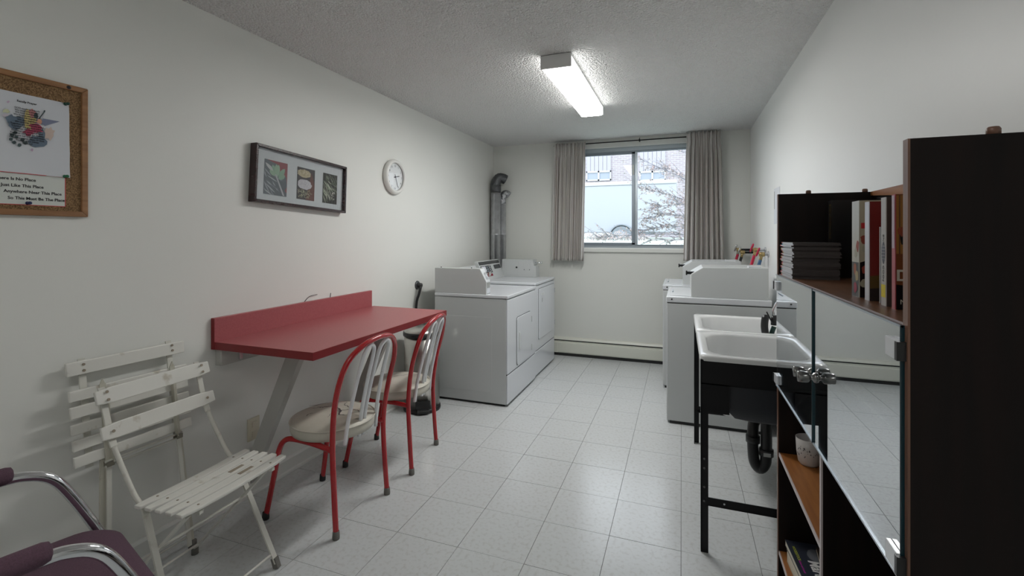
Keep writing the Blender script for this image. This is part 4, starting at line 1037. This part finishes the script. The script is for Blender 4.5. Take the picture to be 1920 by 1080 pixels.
MB().lathe([(0, .030), (.005, .029), (.005, .020)], C, 'X', 12).build('hand_hub', M['ink'], ckk)
MB().lathe([(0, .034), (.06, .033), (.108, .030)], C, 'X', 40).build('clock_glass', M['picture_glass'], ckk)

# ------------------------------------------------------------------ cabinet on the right
cb_ = thing('wall_cabinet', 'dark walnut shelving cabinet with reflective glass doors in the right foreground', 'cabinet', (.47, 1.34, 0))
gx, bx = .312, .640; yn, yf = .845, 1.838; zt_ = 1.497
def side(y0, y1, name='side_panel'):
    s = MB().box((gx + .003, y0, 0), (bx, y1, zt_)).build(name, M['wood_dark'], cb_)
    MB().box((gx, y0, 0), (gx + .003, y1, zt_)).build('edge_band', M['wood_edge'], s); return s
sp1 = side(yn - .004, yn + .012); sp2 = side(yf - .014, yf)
def pegs(pts, par):
    for x, y in pts: MB().lathe([(0, 0), (.008, 0), (.008, .008), (.006, .011), (0, .011)], (x, y, zt_), 'Z', 12).build('top_peg', M['wood_edge'], par)
pegs(((.405, yf - .007), (.565, yf - .007)), sp2); pegs(((.413, yn + .004),), sp1)
MB().box((bx - .055, yn + .012, .30), (bx - .050, yf - .014, zt_ - .008)).build('back_panel', M['wood_dark'], cb_)
MB().add([(bx - .062, yn + .012, zt_ - .085), (bx - .062, yf - .014, zt_ - .012), (bx - .062, yf - .014, zt_), (bx - .062, yn + .012, zt_), (bx - .05, yn + .012, zt_ - .085), (bx - .05, yf - .014, zt_ - .012), (bx - .05, yf - .014, zt_), (bx - .05, yn + .012, zt_)],
   [(0, 1, 2, 3), (7, 6, 5, 4), (0, 4, 5, 1), (1, 5, 6, 2), (2, 6, 7, 3), (3, 7, 4, 0)]).build('top_rail', M['wood_orange'], cb_)
def shelf(z, y0, y1, x0, m, t=.014, name='shelf', edge=None, et=.003):
    s = MB().box((x0 + et, y0, z - t), (bx - .056, y1, z)).build(name, m, cb_)
    MB().box((x0, y0, z - t), (x0 + et, y1, z)).build('edge_band', edge or M['wood_edge'], s); return s
zs = 1.222
s_ = shelf(zs, yn + .012, yf - .014, gx + .004, M['wood_shelf'], .016)
MB().box((gx + .0035, yn + .012, zs - .0025), (gx + .006, yf - .014, zs + .0004)).build('edge_highlight_strip', M['shelf_edge'], s_)
ym = 1.300
dv = MB().box((gx + .004, ym - .006, .10), (bx - .056, ym + .006, .835)).build('divider', M['wood_dark'], cb_)
MB().box((gx, ym - .006, .10), (gx + .004, ym + .006, .835)).build('edge_band', M['shelf_edge'], dv)
shelf(.835, yn + .012, yf - .014, gx + .012, M['wood_dark'], .014)
shelf(.608, ym + .006, yf - .014, gx + .003, M['wood_orange'], .012, edge=M['shelf_edge'])
shelf(.270, ym + .006, yf - .014, gx + .003, M['wood_orange'], .012, edge=M['shelf_edge'])
shelf(.10, yn + .012, yf - .014, gx + .003, M['wood_dark'], .02, 'bottom_board')
shelf(1.03, yn + .012, yf - .014, gx + .022, M['wood_dark'], .008, 'inner_shelf', edge=M['shelf_edge'])
MB().box((bx - .052, yn + .012, .0), (bx - .046, yf - .014, .10)).build('plinth', M['wood_dark'], cb_)
# glass doors
gz0, gz1 = .836, 1.221; gt = .005
yd = 1.353
def gdoor(y0, y1, knob_y, hinge_y):
    d = MB().box((gx - .002, y0 + .001, gz0 + .001), (gx, y1 - .001, gz1 - .001)).build('glass_door', M['door_glass'], cb_)
    for a in ((y0, y1 - .0018) if y1 < 1.5 else (y0,)): MB().box((gx - gt - .0005, a, gz0), (gx + .0005, a + .0018, gz1)).build('glass_edge', M['glass_edge'], d)
    for a in (gz0, gz1 - .0035): MB().box((gx - .0045, y0, a), (gx - .0015, y1, a + .0035)).build('bevel_strip', M['alum'], d)
    k = MB().lathe([(0, -.040), (.0125, -.0395), (.0135, -.037), (.0135, -.018), (.0115, -.015), (.0060, -.012), (.0060, -.008), (.0120, -.004), (.0135, 0), (0, 0)], (gx - .002, knob_y, 1.006), 'X', 20)
    k.build('knob', M['knob'], d)
    for hz in (gz0 + .028, gz1 - .038):
        s = 1 if hinge_y > 1.2 else -1
        MB().box((gx - .010, hinge_y - s * .042, hz - .015), (gx - .002, hinge_y - s * .002, hz + .015)).build('hinge_clamp', M['enamel'], d, bevel=.001)
        MB().box((gx - .012, hinge_y - s * .002, hz - .014), (gx + .010, hinge_y + s * .006, hz + .014)).build('hinge', M['black'], d)
    return d
gdoor(yn + .006, yd - .001, yd - .022, yn + .006)
gdoor(yd + .001, yf - .004, yd + .022, yf - .004)

# books upstairs
def book(name, label, cat, x0, y0, th, w, h, z, cover, spine, pages=True, group='books in the top of the cabinet'):
    b = thing(name, label, cat, (x0, y0, z), 0, group)
    cv = MB().use(cover).box((x0, y0, z), (x0 + w, y0 + .0015, z + h)).box((x0, y0 + th - .0015, z), (x0 + w, y0 + th, z + h)).use(spine).box((x0 - .0015, y0, z), (x0, y0 + th, z + h))
    cvo = cv.build('cover', None, b)
    MB().box((x0, y0 + .0015, z + .003), (x0 + w - .004, y0 + th - .0015, z + h - .003)).build('pages', M['pages'], b)
    return b, cvo
def decal_y(par, m, pts, y, name='print', z=0):     # flat print on a cover facing the camera side (-Y): pts in (x,z)
    return MB().add([(p[0], y - .0004 - z, p[1]) for p in pts], [tuple(range(len(pts)))]).build(name, m, par)
def ell(cx, cy, rx, ry, n=18, j=0, sd=0):
    r = random.Random(sd); return [(cx + rx * (1 + r.uniform(-j, j)) * math.cos(2 * math.pi * k / n), cy + ry * (1 + r.uniform(-j, j)) * math.sin(2 * math.pi * k / n)) for k in range(n)]
cream = flat(.40, .36, .26, .35); red = flat(.16, .015, .012, .35); greyw = flat(.40, .38, .36, .4); pinkr = flat(.38, .07, .09, .35); blk = flat(.006, .006, .007, .3)
# 1 thick hardback, flowers
b1, c1_ = book('cookbook', 'thick cream hardback with dark floral lower cover, standing in the cabinet', 'book', .360, 1.196, .044, .15, .208, zs, cream, flat(.42, .40, .34, .3))
y = 1.196
decal_y(c1_, blk, [(.360, zs), (.51, zs), (.51, zs + .10), (.40, zs + .09), (.36, zs + .075)], y)
for k, (xx, zz, cc_) in enumerate(((.365, .125, (.25, .05, .03)), (.376, .118, (.3, .09, .05)), (.368, .105, (.35, .33, .25)), (.382, .10, (.30, .28, .22)), (.366, .06, (.30, .05, .03)), (.376, .068, (.33, .25, .12)), (.364, .03, (.3, .28, .2)), (.372, .02, (.3, .02, .05)))):
    decal_y(c1_, flat(*cc_), ell(xx + .004, zs + zz, .008, .009, 12, .25, k), y, 'print', .0001 * (k + 1))
MB().box((.3583, 1.198, zs), (.3584, 1.239, zs + .075)).build('spine_print', blk, c1_)
for k, (yy, zz, cc_) in enumerate(((1.205, .11, (.28, .06, .04)), (1.215, .095, (.36, .34, .27)), (1.22, .06, (.32, .10, .05)), (1.208, .045, (.35, .28, .15)), (1.216, .02, (.33, .04, .07)))):
    MB().add([(.3582 - .0001 * k, p[0], p[1]) for p in ell(yy, zs + zz, .009, .012, 12, .25, k + 30)], [tuple(range(12))]).build('print', flat(*cc_), c1_)
MB().box((.362, y - .0006, zs + .148), (.372, y - .0004, zs + .160)).build('print', flat(.45, .02, .02), c1_)
# 2 red hardback
b2, c2_ = book('cookbook', 'dark red hardback with white edge right of the cream floral book', 'book', .360, 1.140, .022, .15, .202, zs, red, flat(.55, .55, .58, .3))
y = 1.140
decal_y(c2_, flat(.02, .012, .01, .4), [(.360, zs), (.51, zs), (.51, zs + .04), (.36, zs + .025)], y)
decal_y(c2_, flat(.09, .05, .01, .4), [(.360, zs + .025), (.51, zs + .04), (.51, zs + .075), (.36, zs + .05)], y)
text('C', .030, flat(.45, .42, .38), c2_, (.396, y - .0008, zs + .112), '-Y', 'CENTER')
# 3 thin grey booklet and 4 white spine book
b3, c3_ = book('booklet', 'thin short grey booklet squeezed between red and white-spined books', 'book', .370, 1.112, .005, .13, .150, zs, flat(.30, .29, .29), flat(.34, .33, .33))
b4, c4_ = book('paperback', 'white-spined paperback with grey oval and yellow patch on its spine', 'book', .362, 1.062, .022, .14, .205, zs, flat(.05, .035, .03, .4), greyw)
MB().add([(.3603, p[0], p[1]) for p in ell(1.073, zs + .100, .0085, .021)], [tuple(range(18))]).build('spine_print', flat(.10, .11, .14), c4_)
for k in range(5): MB().box((.3601, 1.066, zs + .088 + k * .006), (.36025, 1.080, zs + .0895 + k * .006)).build('spine_print', flat(.30, .30, .32), c4_)
MB().box((.3602, 1.064, zs + .016), (.3604, 1.083, zs + .040)).build('spine_print', flat(.62, .50, .02), c4_)
text('FOOD AND WINE', .011, flat(.15, .15, .15), c4_, (.3602, 1.069, zs + .045), '-X', 'LEFT', spin=90)
b5, c5_ = book('cookbook', 'orange and dark cookbook with pink spine nearest the cabinet side', 'book', .362, 1.022, .014, .15, .207, zs, flat(.17, .05, .015, .4), pinkr)
y = 1.022
decal_y(c5_, blk, [(.362, zs), (.51, zs), (.51, zs + .03), (.362, zs + .045)], y)
decal_y(c5_, flat(.30, .13, .03, .4), [(.362, zs + .10), (.51, zs + .10), (.51, zs + .205), (.362, zs + .205)], y)
for k in range(3): decal_y(c5_, flat(.10, .04, .02), [(.366 + k * .008, zs + .10), (.368 + k * .008, zs + .10), (.368 + k * .008, zs + .205), (.366 + k * .008, zs + .205)], y, 'print', .0001)
decal_y(c5_, blk, ell(.374, zs + .128, .007, .012, 12, .2, 4), y, 'print', .0002); decal_y(c5_, flat(.25, .05, .02), ell(.370, zs + .140, .006, .008, 12, .3, 5), y, 'print', .0003)
text('D', .028, flat(.55, .50, .42), c5_, (.372, y - .0009, zs + .052), '-Y', 'CENTER', bold=.0006)
text('M', .012, flat(.55, .50, .42), c5_, (.372, y - .0009, zs + .010), '-Y', 'CENTER')
MB().box((.3600, 1.0235, zs + .11), (.3603, 1.0345, zs + .205)).build('spine_print', flat(.45, .36, .42), c5_)
# black book at the back
b6, c6_ = book('tall_book', 'black book with gold spine lettering standing behind the magazine stack', 'book', .452, 1.745, .040, .125, .245, zs, blk, flat(.012, .011, .011, .3))
text('SOUVENIRS', .022, flat(.16, .11, .04), c6_, (.4495, 1.768, zs + .235), '-X', 'LEFT', spin=-90)
# magazines
MAGO = 'topmost second third fourth fifth sixth seventh eighth ninth tenth eleventh twelfth thirteenth fourteenth fifteenth sixteenth seventeenth eighteenth nineteenth twentieth twenty-first twenty-second lowest-but-one bottom'.split()
MAGL = ['thin white-spined magazine, topmost of the tall stack in the cabinet'] + ['thin white-spined magazine, %s from the top of the cabinet stack' % w for w in MAGO[1:22]] + ['thin white-spined magazine, last but one in the cabinet stack', 'thin white-spined magazine at the bottom of the cabinet stack, on the shelf']
mm = None
for k in range(24):
    z = zs + k * .00462; dx = rnd.uniform(-.004, .004) - .0006 * (k > 8) ; dy = rnd.uniform(-.004, .004)
    if mm is None:
        mm = MB().use(flat(.55, .56, .60, .3)).box((0, 0, .0), (.0012, .166, .0045)).use(flat(.06, .05, .05, .5)).box((.0012, 0, 0), (.125, .166, .0045)).use(flat(.5, .05, .05)).box((-.0002, .150, .0005), (0.0, .166, .0040)).build('magazine', None)
        o = mm
    else: o = mm.copy(); COL.objects.link(o)
    if k % 3 == 1:
        o.data = mm.data.copy(); o.data.materials[2] = rnd.choice([flat(.5, .3, .05), flat(.5, .5, .3), flat(.05, .3, .5)])
    o.location = (.320 + dx, 1.640 + dy, z)
    tag(o, MAGL[23 - k], 'magazine', 'stacked digest magazines')
# mug
mg = thing('mug', 'white mug with a dark floral pattern on the orange shelf below the glass doors', 'mug', (.39, 1.745, .608))
mc = (.392, 1.765, .608)
MB().lathe([(0, 0), (.026, 0), (.031, .008), (.036, .04), (.038, .085), (.0355, .085), (.033, .04), (.028, .012), (0, .010)], mc, 'Z', 28).build('cup', M['mug'], mg)
MB().tube([(mc[0] + .030, mc[1] + .02, .678), (mc[0] + .052, mc[1] + .034, .671), (mc[0] + .052, mc[1] + .034, .638), (mc[0] + .028, mc[1] + .02, .628)], .005, 8, sub=4).build('handle', M['mug'], mg)
pm = MB(); r_ = random.Random(8)
for k in range(22):
    a = R(r_.uniform(195, 300)); z = r_.uniform(.632, .672); rr2 = .0325 + (z - .608) * .075 + .0012
    s2 = r_.uniform(.002, .0045); t1 = a + s2 / .03
    pm.add([(mc[0] + rr2 * math.cos(a), mc[1] + rr2 * math.sin(a), z), (mc[0] + rr2 * math.cos(t1), mc[1] + rr2 * math.sin(t1), z + s2 * r_.uniform(-1, 1)), (mc[0] + rr2 * math.cos(a + .5 * s2 / .03), mc[1] + rr2 * math.sin(a + .5 * s2 / .03), z + s2 * 1.6)], [(0, 1, 2)])
pm.build('floral_print', flat(.05, .05, .06), mg)

# books lying in the lower bay
FACE['+Z'] = Matrix(((0, 1, 0), (-1, 0, 0), (0, 0, 1)))
def flatbook(label, loc, w, L, th, rx, ry, rz, cover, spine, deco=None):
    b = thing('lying_book', label, 'book', loc, 0, 'books lying on the lowest cabinet shelf')
    b.rotation_euler = (R(rx), R(ry), R(rz))
    cv = MB().use(cover).box((0, 0, 0), (w, L, .0015)).box((0, 0, th - .0015), (w, L, th)).use(spine).box((w - .0015, 0, 0), (w, L, th)).build('cover', None, b, world=False)
    MB().box((.001, .002, .0015), (w - .002, L - .002, th - .0015)).build('pages', M['pages'], b, world=False)
    if deco: deco(cv, th)
    return b
def own(t, c): t.parent = c
def dec1(c, th):
    own(text('WOODSTOCK', .012, flat(.50, .55, .05), None, (.012, .200, th + .0004), '+Z', 'LEFT'), c)
    own(text('vision and music', .010, flat(.45, .01, .32), None, (.012, .120, th + .0004), '+Z', 'LEFT'), c)
    own(text('Marte', .042, flat(.60, .60, .60), None, (.040, .130, th + .0006), '+Z', 'LEFT', bold=.001), c)
    MB().add([(p[0], p[1], th + .0002) for p in ell(.085, .16, .038, .045, 16, .1, 3)], [tuple(range(16))]).build('print', flat(.12, .13, .15), c, world=False)
def dec2(c, th):
    MB().add([(p[0], p[1], th + .0003) for p in ell(.058, .12, .046, .050)], [tuple(range(18))]).build('print', flat(.5, .45, .4), c, world=False)
    MB().add([(p[0], p[1], th + .0006) for p in ell(.060, .12, .040, .044)], [tuple(range(18))]).build('print', flat(.45, .08, .02), c, world=False)
flatbook('thick yellowed paperback at the bottom of the pile on the lowest shelf', (.345, 1.555, .270), .14, .22, .040, 0, 0, 4, flat(.30, .27, .20), M['pages'])
flatbook('black book with yellow, magenta and white title in the lowest pile', (.337, 1.560, .327), .17, .235, .018, -4, 0, 2, flat(.02, .025, .04, .4), flat(.5, .5, .5, .4), dec1)
flatbook('red-edged book with orange disc on its cover on top of lowest pile', (.385, 1.53, .352), .16, .225, .012, -4, 0, -6, flat(.06, .04, .03, .4), flat(.40, .02, .015, .4), dec2)

# notice on the right wall, beyond the cabinet
ntc = thing('wall_notice', 'small white paper notice on the right wall beyond the cabinet', 'notice', (XR, 3.8, 1.56))
MB().box((XR - .002, 3.72, 1.44), (XR - .0005, 3.93, 1.70)).build('sheet', M['paper'], ntc)
MB().box((XR - .0028, 3.90, 1.55), (XR - .0021, 3.925, 1.68)).build('print', M['label'], ntc)
